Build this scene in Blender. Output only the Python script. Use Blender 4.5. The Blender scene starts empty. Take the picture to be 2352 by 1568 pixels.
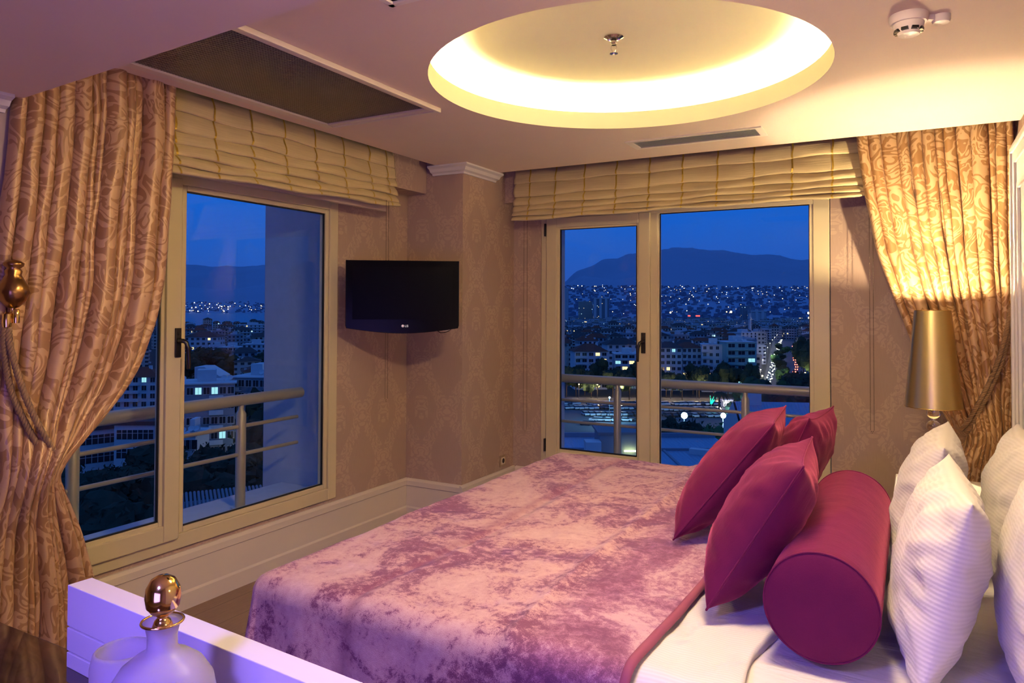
import bpy, math, random
from mathutils import Vector, Matrix, noise
pi = math.pi
sin, cos = math.sin, math.cos
C = bpy.context.scene.collection

# ------------------------------------------------------------------ camera
YAW, PITCH, ROLL, FPX, CYPX = -0.50686359, 0.01990688, -0.0036468, 1660.109, 673.941
EYE = Vector((0, 0, 1.58))
_f = Vector((sin(YAW)*cos(PITCH), cos(YAW)*cos(PITCH), sin(PITCH)))
_r = Vector((cos(YAW), -sin(YAW), 0))
_d = _f.cross(_r)
R_ = cos(ROLL)*_r + sin(ROLL)*_d
D_ = -sin(ROLL)*_r + cos(ROLL)*_d
cam = bpy.data.cameras.new('camera')
co = bpy.data.objects.new('camera', cam)
C.objects.link(co)
m = Matrix((( R_.x, -D_.x, -_f.x, EYE.x), (R_.y, -D_.y, -_f.y, EYE.y), (R_.z, -D_.z, -_f.z, EYE.z), (0, 0, 0, 1)))
co.matrix_world = m
cam.sensor_width = 36
cam.lens = 36*FPX/2352
cam.shift_y = -(784-CYPX)/2352
cam.clip_start = 0.05
cam.clip_end = 40000
bpy.context.scene.camera = co

# ------------------------------------------------------------------ world
w = bpy.data.worlds.new('dusk')
bpy.context.scene.world = w
w.use_nodes = True
nt = w.node_tree
nt.nodes.clear()
wo = nt.nodes.new('ShaderNodeOutputWorld'); bg = nt.nodes.new('ShaderNodeBackground')
tc = nt.nodes.new('ShaderNodeTexCoord'); sx = nt.nodes.new('ShaderNodeSeparateXYZ')
cr = nt.nodes.new('ShaderNodeValToRGB')
nt.links.new(tc.outputs['Generated'], sx.inputs[0]); nt.links.new(sx.outputs['Z'], cr.inputs[0])
nt.links.new(cr.outputs[0], bg.inputs[0]); nt.links.new(bg.outputs[0], wo.inputs[0])
e = cr.color_ramp.elements
e[0].position = 0.0; e[0].color = (0.020, 0.055, 0.27, 1)
e[1].position = 0.16; e[1].color = (0.002, 0.085, 0.44, 1)
k = e.new(0.06); k.color = (0.014, 0.070, 0.33, 1)
k = e.new(0.45); k.color = (0.035, 0.115, 0.42, 1)
bg.inputs[1].default_value = 1.2

vs = bpy.context.scene.view_settings
bpy.context.scene.display_settings.display_device = 'sRGB'
vs.view_transform = 'Standard'
vs.look = 'None'
vs.gamma = 1
vs.use_curve_mapping = False
vs.exposure = 0.36

WARM = (1.0, 0.74, 0.40)
def area(name, loc, target, sx_, sy_, power, col):
    l = bpy.data.lights.new(name, 'AREA'); l.shape = 'RECTANGLE'; l.size = sx_; l.size_y = sy_
    l.energy = power; l.color = col
    o = bpy.data.objects.new(name, l); C.objects.link(o); o.location = loc
    o.rotation_euler = (Vector(target)-Vector(loc)).to_track_quat('-Z', 'Y').to_euler()
    return o
def point(name, loc, power, col, rad=0.03):
    l = bpy.data.lights.new(name, 'POINT'); l.energy = power; l.color = col; l.shadow_soft_size = rad
    o = bpy.data.objects.new(name, l); C.objects.link(o); o.location = loc
    return o
# blue-violet light from the rest of the suite behind the camera
area('violet_suite_light', (-0.55, -0.75, 1.0), (-0.8, 3, 0.8), 1.1, 1.0, 20, (0.26, 0.17, 1.0))
sl = bpy.data.lights.new('violet_fill_spot', 'SPOT'); sl.energy = 145; sl.color = (0.22, 0.15, 1.0); sl.spot_size = 1.35; sl.spot_blend = 0.8; sl.shadow_soft_size = 0.12  # added violet spot, throws fill over the desk onto the bedspread side
so_l = bpy.data.objects.new('violet_fill_spot', sl); C.objects.link(so_l); so_l.location = (-0.72, -0.35, 2.15)
so_l.rotation_euler = (Vector((-0.95, 1.5, 0.25))-Vector((-0.72, -0.35, 2.15))).to_track_quat('-Z', 'Y').to_euler()
# added warm fill hidden above the bed, brightens surfaces from above
area('warm_fill_light', (-0.40, 1.9, 2.60), (-0.9, 2.4, 0.0), 0.5, 0.3, 54, WARM)

# ------------------------------------------------------------------ materials
MATS = {}
def lin(c):
    return tuple(((v/255)/12.92 if v/255 <= 0.04045 else (((v/255)+0.055)/1.055)**2.4) for v in c)
def mat(name, col=(0.8, 0.8, 0.8), rough=0.5, metal=0.0, emit=None, estr=0.0, spec=0.5, sheen=0.0, trans=0.0, ior=1.45, coat=0.0, alpha=1):
    mt = bpy.data.materials.new(name); mt.use_nodes = True
    b = mt.node_tree.nodes['Principled BSDF']
    b.inputs['Base Color'].default_value = (*col, 1)
    b.inputs['Roughness'].default_value = rough
    b.inputs['Metallic'].default_value = metal
    b.inputs['Specular IOR Level'].default_value = spec
    b.inputs['Sheen Weight'].default_value = sheen
    b.inputs['Transmission Weight'].default_value = trans
    b.inputs['IOR'].default_value = ior
    b.inputs['Coat Weight'].default_value = coat
    if emit:
        b.inputs['Emission Color'].default_value = (*emit, 1)
        b.inputs['Emission Strength'].default_value = estr
    MATS[name] = mt
    return mt
class N:
    """small node helper"""
    def __init__(s, mt):
        s.t = mt.node_tree; s.b = s.t.nodes['Principled BSDF']
    def n(s, typ, **kw):
        x = s.t.nodes.new(typ)
        for k_, v in kw.items():
            if k_.startswith('_'): setattr(x, k_[1:], v)
        return x
    def l(s, a, b): s.t.links.new(a, b)
    def coord(s, kind='Object', scale=(1, 1, 1)):
        t = s.n('ShaderNodeTexCoord'); mp = s.n('ShaderNodeMapping'); mp.inputs['Scale'].default_value = scale
        s.l(t.outputs[kind], mp.inputs[0]); return mp.outputs[0]
    def noise(s, vec, scale, detail=4, rough=0.5, dist=0.0):
        x = s.n('ShaderNodeTexNoise'); x.inputs['Scale'].default_value = scale; x.inputs['Detail'].default_value = detail
        x.inputs['Roughness'].default_value = rough; x.inputs['Distortion'].default_value = dist
        if vec: s.l(vec, x.inputs['Vector'])
        return x.outputs[0]
    def m(s, op, a, b=None, c=None):
        x = s.n('ShaderNodeMath'); x.operation = op
        for i, v in enumerate((a, b, c)):
            if v is None: continue
            if isinstance(v, (int, float)): x.inputs[i].default_value = v
            else: s.l(v, x.inputs[i])
        return x.outputs[0]
    def sep(s, v):
        x = s.n('ShaderNodeSeparateXYZ'); s.l(v, x.inputs[0]); return x.outputs
    def comb(s, a, b, c):
        x = s.n('ShaderNodeCombineXYZ')
        for i, v in enumerate((a, b, c)):
            if isinstance(v, (int, float)): x.inputs[i].default_value = v
            else: s.l(v, x.inputs[i])
        return x.outputs[0]
    def ramp(s, fac, *stops):
        x = s.n('ShaderNodeValToRGB'); s.l(fac, x.inputs[0]); el = x.color_ramp.elements
        while len(el) < len(stops): el.new(0.5)
        for q, (p, c) in zip(el, stops):
            q.position = p; q.color = (*c, 1) if len(c) == 3 else c
        return x.outputs[0]
    def mix(s, fac, a, b):
        x = s.n('ShaderNodeMix'); x.data_type = 'RGBA'
        for i, v in ((0, fac), (6, a), (7, b)):
            if isinstance(v, (int, float)): x.inputs[i].default_value = v
            elif isinstance(v, tuple): x.inputs[i].default_value = (*v, 1)
            else: s.l(v, x.inputs[i])
        return x.outputs[2]
    def bump(s, h, strength=0.3, dist=0.01):
        x = s.n('ShaderNodeBump'); x.inputs['Strength'].default_value = strength; x.inputs['Distance'].default_value = dist
        s.l(h, x.inputs['Height']); s.l(x.outputs[0], s.b.inputs['Normal'])
    def col(s, c): s.l(c, s.b.inputs['Base Color'])
    def rough(s, c): s.l(c, s.b.inputs['Roughness'])

def damask(s, u, v, detail_scale=1.0):
    """mirror-symmetric, periodic damask ornament in unit cells (u, v); 0..1"""
    tu = s.m('MULTIPLY', u, 2*pi); tv = s.m('MULTIPLY', v, 2*pi)
    cu = s.m('COSINE', tu); cv = s.m('COSINE', tv); sv = s.m('SINE', tv)
    vec = s.comb(s.m('MULTIPLY', cu, 1.1), s.m('MULTIPLY', cv, 0.9), s.m('MULTIPLY', sv, 0.9))
    n1 = s.noise(vec, 2.9*detail_scale, 0.0, 0.5, 0.7)
    bands = s.m('ABSOLUTE', s.m('SUBTRACT', s.m('FRACT', s.m('MULTIPLY', n1, 3.2)), 0.5))
    leaf = s.m('GREATER_THAN', bands, 0.25)
    # ogee lattice that carries the ornament
    x = s.m('MULTIPLY', s.m('ARCCOSINE', cu), 1/(2*pi))           # 0..0.5 mirrored
    og = s.m('ADD', 0.25, s.m('MULTIPLY', sv, 0.17))
    d = s.m('ABSOLUTE', s.m('SUBTRACT', x, og))
    env = s.m('LESS_THAN', d, 0.12)
    med = s.m('LESS_THAN', s.m('ADD', s.m('POWER', s.m('SUBTRACT', cu, 1.0), 2.0), s.m('POWER', s.m('SUBTRACT', sv, 0.9), 2.0)), 0.10)
    return s.m('MULTIPLY', leaf, s.m('MAXIMUM', env, med))

# painted plaster
def plain(name, col, rough=0.6, bump=0.0, **kw):
    mt = mat(name, col, rough, **kw); s = N(mt)
    v = s.coord(); n_ = s.noise(v, 3.0, 3)
    c2 = tuple(c*0.94 for c in col)
    s.col(s.mix(n_, c2, col))
    if bump: s.bump(s.noise(v, 60, 3), bump, 0.002)
    return mt
plain('ceiling_paint', (0.80, 0.64, 0.54), 0.85)
plain('recess_paint', (0.86, 0.80, 0.60), 0.8)
plain('white_lacquer', (0.80, 0.76, 0.74), 0.28)
plain('trim_paint', (0.74, 0.64, 0.54), 0.38)
plain('window_pvc', (0.66, 0.56, 0.36), 0.30)
plain('board_paint', (0.55, 0.42, 0.36), 0.5)

def wallpaper(name, axis):
    mt = mat(name, (0.36, 0.24, 0.20), 0.55, spec=0.35); s = N(mt)
    v = s.sep(s.coord())
    u = s.m('MULTIPLY', v['XY'.index(axis)], 1/0.46); vv = s.m('MULTIPLY', v[2], 1/0.66)
    d = damask(s, u, vv)
    fine = s.noise(s.coord(scale=(1, 1, 0.05)), 300, 2)
    base = s.mix(fine, (0.39, 0.27, 0.225), (0.46, 0.33, 0.275))
    s.col(s.mix(s.m('MULTIPLY', d, 0.42), base, (0.58, 0.42, 0.32)))
    s.rough(s.m('SUBTRACT', 0.62, s.m('MULTIPLY', d, 0.2)))
    s.bump(s.m('ADD', s.m('MULTIPLY', d, 0.6), s.m('MULTIPLY', fine, .3)), 0.25, 0.001)
    return mt
wallpaper('wallpaper_x', 'X'); wallpaper('wallpaper_y', 'Y')

def curtain_mat(name, c1, c2):
    mt = mat(name, c1, 0.42, spec=0.5, sheen=0.08); s = N(mt)
    v = s.sep(s.coord('UV'))
    wv = s.n('ShaderNodeTexNoise'); wv.inputs['Scale'].default_value = 5.0; wv.inputs['Detail'].default_value = 1.0; wv.inputs['Distortion'].default_value = 2.2
    s.l(s.coord('UV', (1.0, 1.15, 1)), wv.inputs[0])
    band = s.m('ABSOLUTE', s.m('SUBTRACT', s.m('FRACT', s.m('MULTIPLY', wv.outputs[0], 5.0)), 0.5))
    big = s.noise(s.coord('UV', (1.0, 0.8, 1)), 3.4, 1, 0.5, 1.0)
    sm_ = s.n('ShaderNodeMapRange'); sm_.interpolation_type = 'SMOOTHSTEP'; s.l(s.m('ADD', band, s.m('MULTIPLY', big, 0.5)), sm_.inputs[0]); sm_.inputs[1].default_value = 0.46; sm_.inputs[2].default_value = 0.52
    d = sm_.outputs[0]
    slub = s.noise(s.coord('UV', (6, 240, 1)), 3.0, 3)
    base = s.mix(slub, tuple(c*0.86 for c in c1), c1)
    s.col(s.mix(s.m('MULTIPLY', d, 0.8), base, c2))
    s.rough(s.m('ADD', 0.42, s.m('MULTIPLY', d, -0.12)))
    s.b.inputs['Metallic'].default_value = 0.15
    s.bump(s.m('ADD', s.m('MULTIPLY', d, -1.0), s.m('MULTIPLY', slub, 0.5)), 0.35, 0.0015)
    return mt
curtain_mat('curtain_silk', (0.62, 0.39, 0.22), (0.33, 0.17, 0.075))
curtain_mat('curtain_silk_gold', (0.70, 0.46, 0.24), (0.33, 0.16, 0.05))

def blind_mat():
    mt = mat('blind_linen', (0.62, 0.47, 0.27), 0.6, sheen=0.15); s = N(mt)
    v = s.coord('UV', (1.6, 60, 1)); n_ = s.noise(v, 3, 4, .6)
    s.col(s.mix(n_, (0.48, 0.37, 0.19), (0.76, 0.62, 0.34)))
    s.b.inputs['Subsurface Weight'].default_value = 0
    s.bump(n_, 0.35, 0.004)
blind_mat()
mat('gold_thread', (0.55, 0.37, 0.06), 0.3, 0.5)
mat('gold_metal', (0.86, 0.62, 0.20), 0.12, 1.0)
mat('old_gold', (0.34, 0.19, 0.07), 0.28, 1.0)
mat('brushed_gold', (0.78, 0.62, 0.26), 0.24, 1.0)
s = N(MATS['brushed_gold']); nn = s.noise(s.coord('Object', (1, 1, 40)), 60, 2)
s.rough(s.m('ADD', 0.26, s.m('MULTIPLY', nn, 0.16)))
mat('shade_lining', (0.85, 0.78, 0.6), 0.6)
mat('black_gloss', (0.003, 0.003, 0.004), 0.2, spec=0.08)
mat('black_screen', (0.0015, 0.0015, 0.003), 0.3, spec=0.06)
mat('black_plastic', (0.012, 0.010, 0.010), 0.3)
mat('dark_rubber', (0.004, 0.004, 0.005), 0.6)
mat('logo_white', (0.8, 0.8, 0.8), 0.5, emit=(1, 1, 1), estr=0.25)
mat('logo_red', (0.5, 0.02, 0.08), 0.5)
mat('chain_metal', (0.12, 0.08, 0.06), 0.4, 0.6)
mat('socket_metal', (0.45, 0.34, 0.22), 0.35, 0.6)
mat('socket_cream', (0.72, 0.62, 0.48), 0.4)
mat('plastic_cream', (0.82, 0.72, 0.64), 0.4)
mat('chrome', (0.75, 0.72, 0.66), 0.12, 1.0)
mat('grille_metal', (0.24, 0.19, 0.18), 0.35, 0.7)
mat('grille_grey', (0.42, 0.45, 0.42), 0.4, 0.4)
mat('duct_dark', (0.004, 0.003, 0.003), 0.9)
mat('crystal', (1, 1, 1), 0.02, trans=1.0, ior=1.5)
mat('frosted_glass', (0.93, 0.86, 0.95), 0.32, trans=0.75, ior=1.3)
mat('led_strip', (1, 1, 1), 0.5, emit=(1.0, 0.86, 0.52), estr=115)
mat('bulb_glow', (1, 1, 1), 0.5, emit=(1.0, 0.80, 0.48), estr=30)
g = mat('window_glass', (1, 1, 1), 0.0)
t = g.node_tree; t.nodes.clear()
o_ = t.nodes.new('ShaderNodeOutputMaterial'); mx = t.nodes.new('ShaderNodeMixShader'); tr = t.nodes.new('ShaderNodeBsdfTransparent'); gl = t.nodes.new('ShaderNodeBsdfGlossy'); fr = t.nodes.new('ShaderNodeFresnel')
gl.inputs['Roughness'].default_value = 0.0; fr.inputs['IOR'].default_value = 1.25
tr.inputs[0].default_value = (0.93, 0.96, 0.98, 1)
t.links.new(fr.outputs[0], mx.inputs[0]); t.links.new(tr.outputs[0], mx.inputs[1]); t.links.new(gl.outputs[0], mx.inputs[2]); t.links.new(mx.outputs[0], o_.inputs[0])

# dark glossy desk veneer
mt = mat('dark_veneer', (0.03, 0.012, 0.006), 0.10, coat=0.6); s = N(mt)
s.col(s.ramp(s.noise(s.coord('Object', (1, 9, 1)), 6, 5, .6, 1.0), (0.3, (0.012, 0.005, 0.003)), (0.7, (0.07, 0.028, 0.012))))
# floor
mt = mat('oak_floor', (0.2, 0.12, 0.08), 0.42); s = N(mt)
v = s.coord(); vv = s.sep(v)
g1 = s.noise(s.coord('Object', (26, 2.2, 1)), 3.0, 6, 0.65, 2.5)
pl_ = s.m('FRACT', s.m('MULTIPLY', vv[0], 1/0.19)); edge = s.m('LESS_THAN', pl_, 0.015)
idp = s.noise(s.comb(s.m('FLOOR', s.m('MULTIPLY', vv[0], 1/0.19)), 0.0, 0.0), 7.3, 0)
s.col(s.mix(edge, s.mix(g1, (0.15, 0.085, 0.055), (0.33, 0.21, 0.15)), (0.05, 0.03, 0.02)))
s.bump(g1, 0.1, 0.002)

# velvet bedspread: the pile is brushed in patches, and is deeper in tone past the crease
mt = mat('crushed_velvet', (0.5, 0.2, 0.3), 0.7, sheen=0.25); s = N(mt)
v = s.coord(); p3 = s.sep(v)
n1 = s.noise(v, 2.6, 6, 0.68, 1.0); n2 = s.noise(v, 34, 8, 0.75, 0.4); n3 = s.noise(v, 420, 2, 0.6)
q = s.m('ADD', s.m('MULTIPLY', n1, 0.55), s.m('ADD', s.m('MULTIPLY', n2, 0.38), s.m('MULTIPLY', n3, 0.16)))
nap = s.ramp(q, (0.485, (0.17, 0.045, 0.105)), (0.515, (0.31, 0.13, 0.19)), (0.548, (0.52, 0.30, 0.30)), (0.70, (0.68, 0.46, 0.43)))
napd = s.ramp(q, (0.48, (0.17, 0.045, 0.11)), (0.54, (0.31, 0.115, 0.20)), (0.61, (0.54, 0.33, 0.37)))
wob = s.m('ADD', p3[0], s.m('MULTIPLY', n1, 0.22))
lay = s.n('ShaderNodeMapRange'); s.l(wob, lay.inputs[0]); lay.inputs[1].default_value = 0.43; lay.inputs[2].default_value = 0.52
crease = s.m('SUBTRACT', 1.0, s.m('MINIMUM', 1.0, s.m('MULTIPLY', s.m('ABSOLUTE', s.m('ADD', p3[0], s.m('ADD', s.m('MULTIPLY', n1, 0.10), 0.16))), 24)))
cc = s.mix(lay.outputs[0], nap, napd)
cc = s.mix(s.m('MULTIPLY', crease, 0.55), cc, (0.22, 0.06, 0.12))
s.col(cc)
s.b.inputs['Sheen Roughness'].default_value = 0.4
s.b.inputs['Sheen Tint'].default_value = (1, 0.75, 0.75, 1)
s.bump(s.m('ADD', n3, s.m('MULTIPLY', n2, 0.6)), 0.4, 0.004)
mt = mat('velvet_trim', (0.24, 0.05, 0.10), 0.8, sheen=0.05)

mt = mat('magenta_velvet', (0.17, 0.006, 0.055), 0.75, sheen=0.35, spec=0.2); s = N(mt)
v = s.coord(); n1 = s.noise(v, 9, 4, .6); n3 = s.noise(v, 500, 2)
s.col(s.mix(n1, (0.085, 0.0025, 0.038), (0.130, 0.007, 0.050)))
s.b.inputs['Sheen Roughness'].default_value = 0.35
s.b.inputs['Sheen Tint'].default_value = (1, 0.2, 0.4, 1)
s.bump(s.m('ADD', s.m('MULTIPLY', n3, .5), s.noise(s.coord('Object', (1, 4, 1)), 14, 4, .6, 1.5)), 0.22, 0.006)

mt = mat('striped_cotton', (0.8, 0.74, 0.70), 0.75, sheen=0.15); s = N(mt)
v = s.sep(s.coord('UV')); st = s.m('SINE', s.m('MULTIPLY', v[1], 2*pi/0.0115))
s.col(s.mix(s.m('ADD', 0.5, s.m('MULTIPLY', st, 0.5)), (0.64, 0.59, 0.56), (0.70, 0.65, 0.62)))
s.bump(s.m('ADD', st, s.m('MULTIPLY', s.noise(s.coord(), 9, 4, .6, .8), 12)), 0.14, 0.002)
mt = mat('plain_cotton', (0.66, 0.62, 0.62), 0.8, sheen=0.1); s = N(mt)
s.bump(s.noise(s.coord('Object', (1, 3, 1)), 5, 4, .55, 1.0), 0.5, 0.02)
mt = mat('rope', (0.30, 0.18, 0.085), 0.6, sheen=0.2); s = N(mt)
mat('hook_dark', (0.1, 0.05, 0.02), 0.4, 0.8)

# ------------------------------------------------------------------ mesh helpers
class MB:
    def __init__(s): s.v = []; s.f = []; s.uv = None; s.mi = []
    def face(s, f, mi=0): s.f.append(f); s.mi.append(mi)
    def box(s, x0, y0, z0, x1, y1, z1, mi=0):
        b = len(s.v)
        s.v += [(x0, y0, z0), (x1, y0, z0), (x1, y1, z0), (x0, y1, z0), (x0, y0, z1), (x1, y0, z1), (x1, y1, z1), (x0, y1, z1)]
        for f in ((0, 3, 2, 1), (4, 5, 6, 7), (0, 1, 5, 4), (1, 2, 6, 5), (2, 3, 7, 6), (3, 0, 4, 7)):
            s.face(tuple(b+i for i in f), mi)
        return s
    def grid(s, nu, nv, fn, closed_u=False, mi=0, flip=False):
        b = len(s.v)
        for j in range(nv):
            for i in range(nu): s.v.append(tuple(fn(i, j)))
        for j in range(nv-1):
            for i in range(nu if closed_u else nu-1):
                i2 = (i+1) % nu
                q = (b+j*nu+i, b+j*nu+i2, b+(j+1)*nu+i2, b+(j+1)*nu+i)
                s.face(q[::-1] if flip else q, mi)
        return s
    def lathe(s, prof, n=32, center=(0, 0, 0), mi=0, cap0=False, cap1=False):
        b = len(s.v)
        cx, cy, cz = center
        s.grid(n, len(prof), lambda i, j: (cx+prof[j][0]*cos(2*pi*i/n), cy+prof[j][0]*sin(2*pi*i/n), cz+prof[j][1]), True, mi)
        if cap0: s.face(tuple(b+i for i in range(n))[::-1], mi)
        if cap1: s.face(tuple(b+(len(prof)-1)*n+i for i in range(n)), mi)
        return s
    def tube(s, pts, r, n=10, mi=0, caps=True, twist=None):
        pts = [Vector(p) for p in pts]; b = len(s.v)
        up = Vector((0, 0, 1)); prev = None
        for k_, p in enumerate(pts):
            d = (pts[min(k_+1, len(pts)-1)]-pts[max(k_-1, 0)]).normalized()
            if prev is None:
                a = d.cross(up)
                if a.length < 0.1: a = d.cross(Vector((1, 0, 0)))
            else: a = prev-d*prev.dot(d)
            a.normalize(); prev = a; c = d.cross(a)
            rr = r(k_/(len(pts)-1)) if callable(r) else r
            for i in range(n):
                th = 2*pi*i/n
                q = rr
                if twist: q = rr*(1+0.22*abs(sin(th*1.5+twist*k_)))
                s.v.append(tuple(p+(a*cos(th)+c*sin(th))*q))
        for k_ in range(len(pts)-1):
            for i in range(n):
                s.face((b+k_*n+i, b+k_*n+(i+1) % n, b+(k_+1)*n+(i+1) % n, b+(k_+1)*n+i), mi)
        if caps:
            s.face(tuple(b+i for i in range(n))[::-1], mi)
            s.face(tuple(b+(len(pts)-1)*n+i for i in range(n)), mi)
        return s
    def extrude(s, prof, p0, p1, ax_out, mi=0, caps=True):
        """profile list of (out, up) swept from p0 to p1"""
        p0, p1, ax = Vector(p0), Vector(p1), Vector(ax_out); b = len(s.v); n = len(prof)
        for p in (p0, p1):
            for (o1, u1) in prof: s.v.append(tuple(p+ax*o1+Vector((0, 0, u1))))
        for i in range(n):
            j = (i+1) % n; s.face((b+i, b+j, b+n+j, b+n+i), mi)
        if caps:
            s.face(tuple(b+i for i in range(n))[::-1], mi); s.face(tuple(b+n+i for i in range(n)), mi)
        return s
    def sphere(s, c, r, nu=12, nv=8, mi=0, sc=(1, 1, 1)):
        return s.grid(nu, nv+1, lambda i, j: (c[0]+sc[0]*r*sin(pi*j/nv+1e-4)*cos(2*pi*i/nu), c[1]+sc[1]*r*sin(pi*j/nv+1e-4)*sin(2*pi*i/nu), c[2]-sc[2]*r*cos(pi*j/nv)), True, mi)
    def xf(s, M, start=0):
        for i in range(start, len(s.v)): s.v[i] = tuple(M @ Vector(s.v[i]))
        return s
    def mesh(s, name, mats, smooth=False):
        me = bpy.data.meshes.new(name); me.from_pydata(s.v, [], s.f)
        for mm in (mats if isinstance(mats, (list, tuple)) else [mats]): me.materials.append(MATS[mm] if isinstance(mm, str) else mm)
        for p, mi in zip(me.polygons, s.mi): p.material_index = mi
        if s.uv is not None:
            ul = me.uv_layers.new(name='UVMap')
            for lp in me.loops: ul.data[lp.index].uv = s.uv[lp.vertex_index]
        if smooth:
            me.polygons.foreach_set('use_smooth', [True]*len(me.polygons))
            if smooth != 'all':
                me.set_sharp_from_angle(angle=0.7)
        me.update()
        return me
    def build(s, name, mats, parent=None, smooth=False, bevel=0, loc=None, fix=True):
        me = s.mesh(name, mats, smooth)
        if fix:
            import bmesh
            bm = bmesh.new(); bm.from_mesh(me); bmesh.ops.recalc_face_normals(bm, faces=bm.faces); bm.to_mesh(me); bm.free()
        o = bpy.data.objects.new(name, me); C.objects.link(o)
        if loc is not None: o.location = loc
        if parent: o.parent = parent
        if bevel:
            bv = o.modifiers.new('bevel', 'BEVEL'); bv.width = bevel; bv.segments = 2; bv.limit_method = 'ANGLE'; bv.angle_limit = 0.6
        return o
def tag(o, label=None, cat=None, group=None, kind=None):
    if label: o['label'] = label
    if cat: o['category'] = cat
    if group: o['group'] = group
    if kind: o['kind'] = kind
    return o
def empty(name, loc=(0, 0, 0), rz=0, label=None, cat=None, group=None, kind=None):
    o = bpy.data.objects.new(name, None); C.objects.link(o); o.location = loc; o.rotation_euler = (0, 0, rz)
    o.empty_display_size = 0.05
    return tag(o, label, cat, group, kind)
def dup(root, loc, rz=0, label=None, group=None, scale=None):
    r = root.copy(); C.objects.link(r); r.location = loc; r.rotation_euler = (0, 0, rz)
    if scale: r.scale = scale
    if label: r['label'] = label
    if group: r['group'] = group
    for ch in root.children:
        c = ch.copy(); C.objects.link(c); c.parent = r
        for gch in ch.children:
            d = gch.copy(); C.objects.link(d); d.parent = c
    return r
def struct(o, label=None, cat=None): return tag(o, label, cat, kind='structure')
def fbm(x, y, z=0, o=3):
    return noise.fractal(Vector((x, y, z)), 1.0, 2.0, o)
random.seed(7)

# ================================================================== ROOM SHELL
XA, YB, ZC = -3.36, 5.18, 2.62          # wall with window A, wall with window B, ceiling
XR, YN = 0.52, -3.0                     # headboard wall, far wall behind the camera
CX, CY = -2.86, 4.41                    # column corner
# floor
struct(MB().box(XA-0.3, YN-0.2, -0.1, XR+0.2, YB+0.3, 0).build('floor', 'oak_floor'))
# wall A with window hole (y 2.0-3.64 extended towards the curtain, z .32-2.28)
WA = (0.95, 3.64, 0.325, 2.285)
a = MB()
a.box(XA-0.12, YN, 0, XA, WA[0], 3.0); a.box(XA-0.12, WA[1], 0, XA, YB+0.25, 3.0)
a.box(XA-0.12, WA[0], 0, XA, WA[1], WA[2]); a.box(XA-0.12, WA[0], WA[3], XA, WA[1], 3.0)
struct(a.build('wall_left', 'wallpaper_y'))
WB = (-2.605, -0.475, 0.30, 2.335)
a = MB()
a.box(XA, YB, 0, WB[0], YB+0.25, 3.0); a.box(WB[1], YB, 0, XR+0.2, YB+0.25, 3.0)
a.box(WB[0], YB, 0, WB[1], YB+0.25, WB[2]); a.box(WB[0], YB, WB[3], WB[1], YB+0.25, 3.0)
struct(a.build('wall_back', 'wallpaper_x'))
struct(MB().box(XR, YN, 0, XR+0.2, YB, 3.0).build('wall_right', 'wallpaper_y'))
struct(MB().box(XA-0.2, YN-0.2, 0, XR+0.2, YN, 3.0).build('wall_front', 'wallpaper_x'))
# column in the corner: two faces papered
a = MB()
a.box(XA+0.0, CY, 0, CX, YB, 3.0)
o = a.build('wall_corner', ['wallpaper_x', 'wallpaper_y']); 
for p in o.data.polygons:
    p.material_index = 1 if abs(p.normal.x) > 0.5 else 0
struct(o)
# wall stub and lowered bulkhead near the desk
struct(MB().box(XA, 0.9, 0, -3.125, 1.53, 2.4).build('wall_stub', 'board_paint'))
a = MB(); a.v = [(XA, YN, 2.4), (XR, YN, 2.4), (XR, 1.298, 2.4), (-3.36, 1.562, 2.4), (XA, YN, 2.95), (XR, YN, 2.95), (XR, 1.298, 2.95), (-3.36, 1.562, 2.95)]
for f in ((0, 3, 2, 1), (4, 5, 6, 7), (0, 1, 5, 4), (1, 2, 6, 5), (2, 3, 7, 6), (3, 0, 4, 7)): a.face(f)
struct(a.build('ceiling_bulkhead', 'ceiling_paint'))
# ceiling slab with a round recess; pockets for the curtains along both windows
RC = (-1.155, 3.115); RR = 0.885
x0, x1, y0, y1 = -3.05, XR, 1.3, 4.80
a = MB(); n = 96
holes = [(-2.906, -2.181, 1.70, 3.065), (-1.55, -0.77, 4.275, 4.49)]     # duct openings
ring = [(RC[0]+RR*cos(2*pi*i/n), RC[1]+RR*sin(2*pi*i/n)) for i in range(n)]
# square around the ring
sq = 1.0
def onsq(th):
    c_, s_ = cos(th), sin(th); k_ = sq/max(abs(c_), abs(s_)); return (RC[0]+c_*k_, RC[1]+s_*k_)
b = len(a.v)
for i in range(n):
    a.v.append((*ring[i], ZC)); a.v.append((*onsq(2*pi*i/n), ZC))
for i in range(n):
    j = (i+1) % n; a.face((2*i, 2*i+1, 2*j+1, 2*j))
def rect(xa, ya, xb, yb):
    b = len(a.v); a.v.extend([(xa, ya, ZC), (xa, yb, ZC), (xb, yb, ZC), (xb, ya, ZC)]); a.face((b, b+1, b+2, b+3))
sx0, sx1, sy0, sy1 = RC[0]-sq, RC[0]+sq, RC[1]-sq, RC[1]+sq
rect(x0, y0, sx0, 1.70); rect(x0, 1.70, holes[0][0], 3.065); rect(holes[0][1], 1.70, sx0, 3.065) if holes[0][1] < sx0 else None
rect(x0, 3.065, sx0, y1)
rect(sx0, y0, sx1, sy0); rect(sx1, y0, x1, y1)
rect(sx0, sy1, sx1, 4.275); rect(sx0, 4.275, -1.55, 4.49); rect(-0.77, 4.275, sx1, 4.49); rect(sx0, 4.49, sx1, y1)
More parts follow.
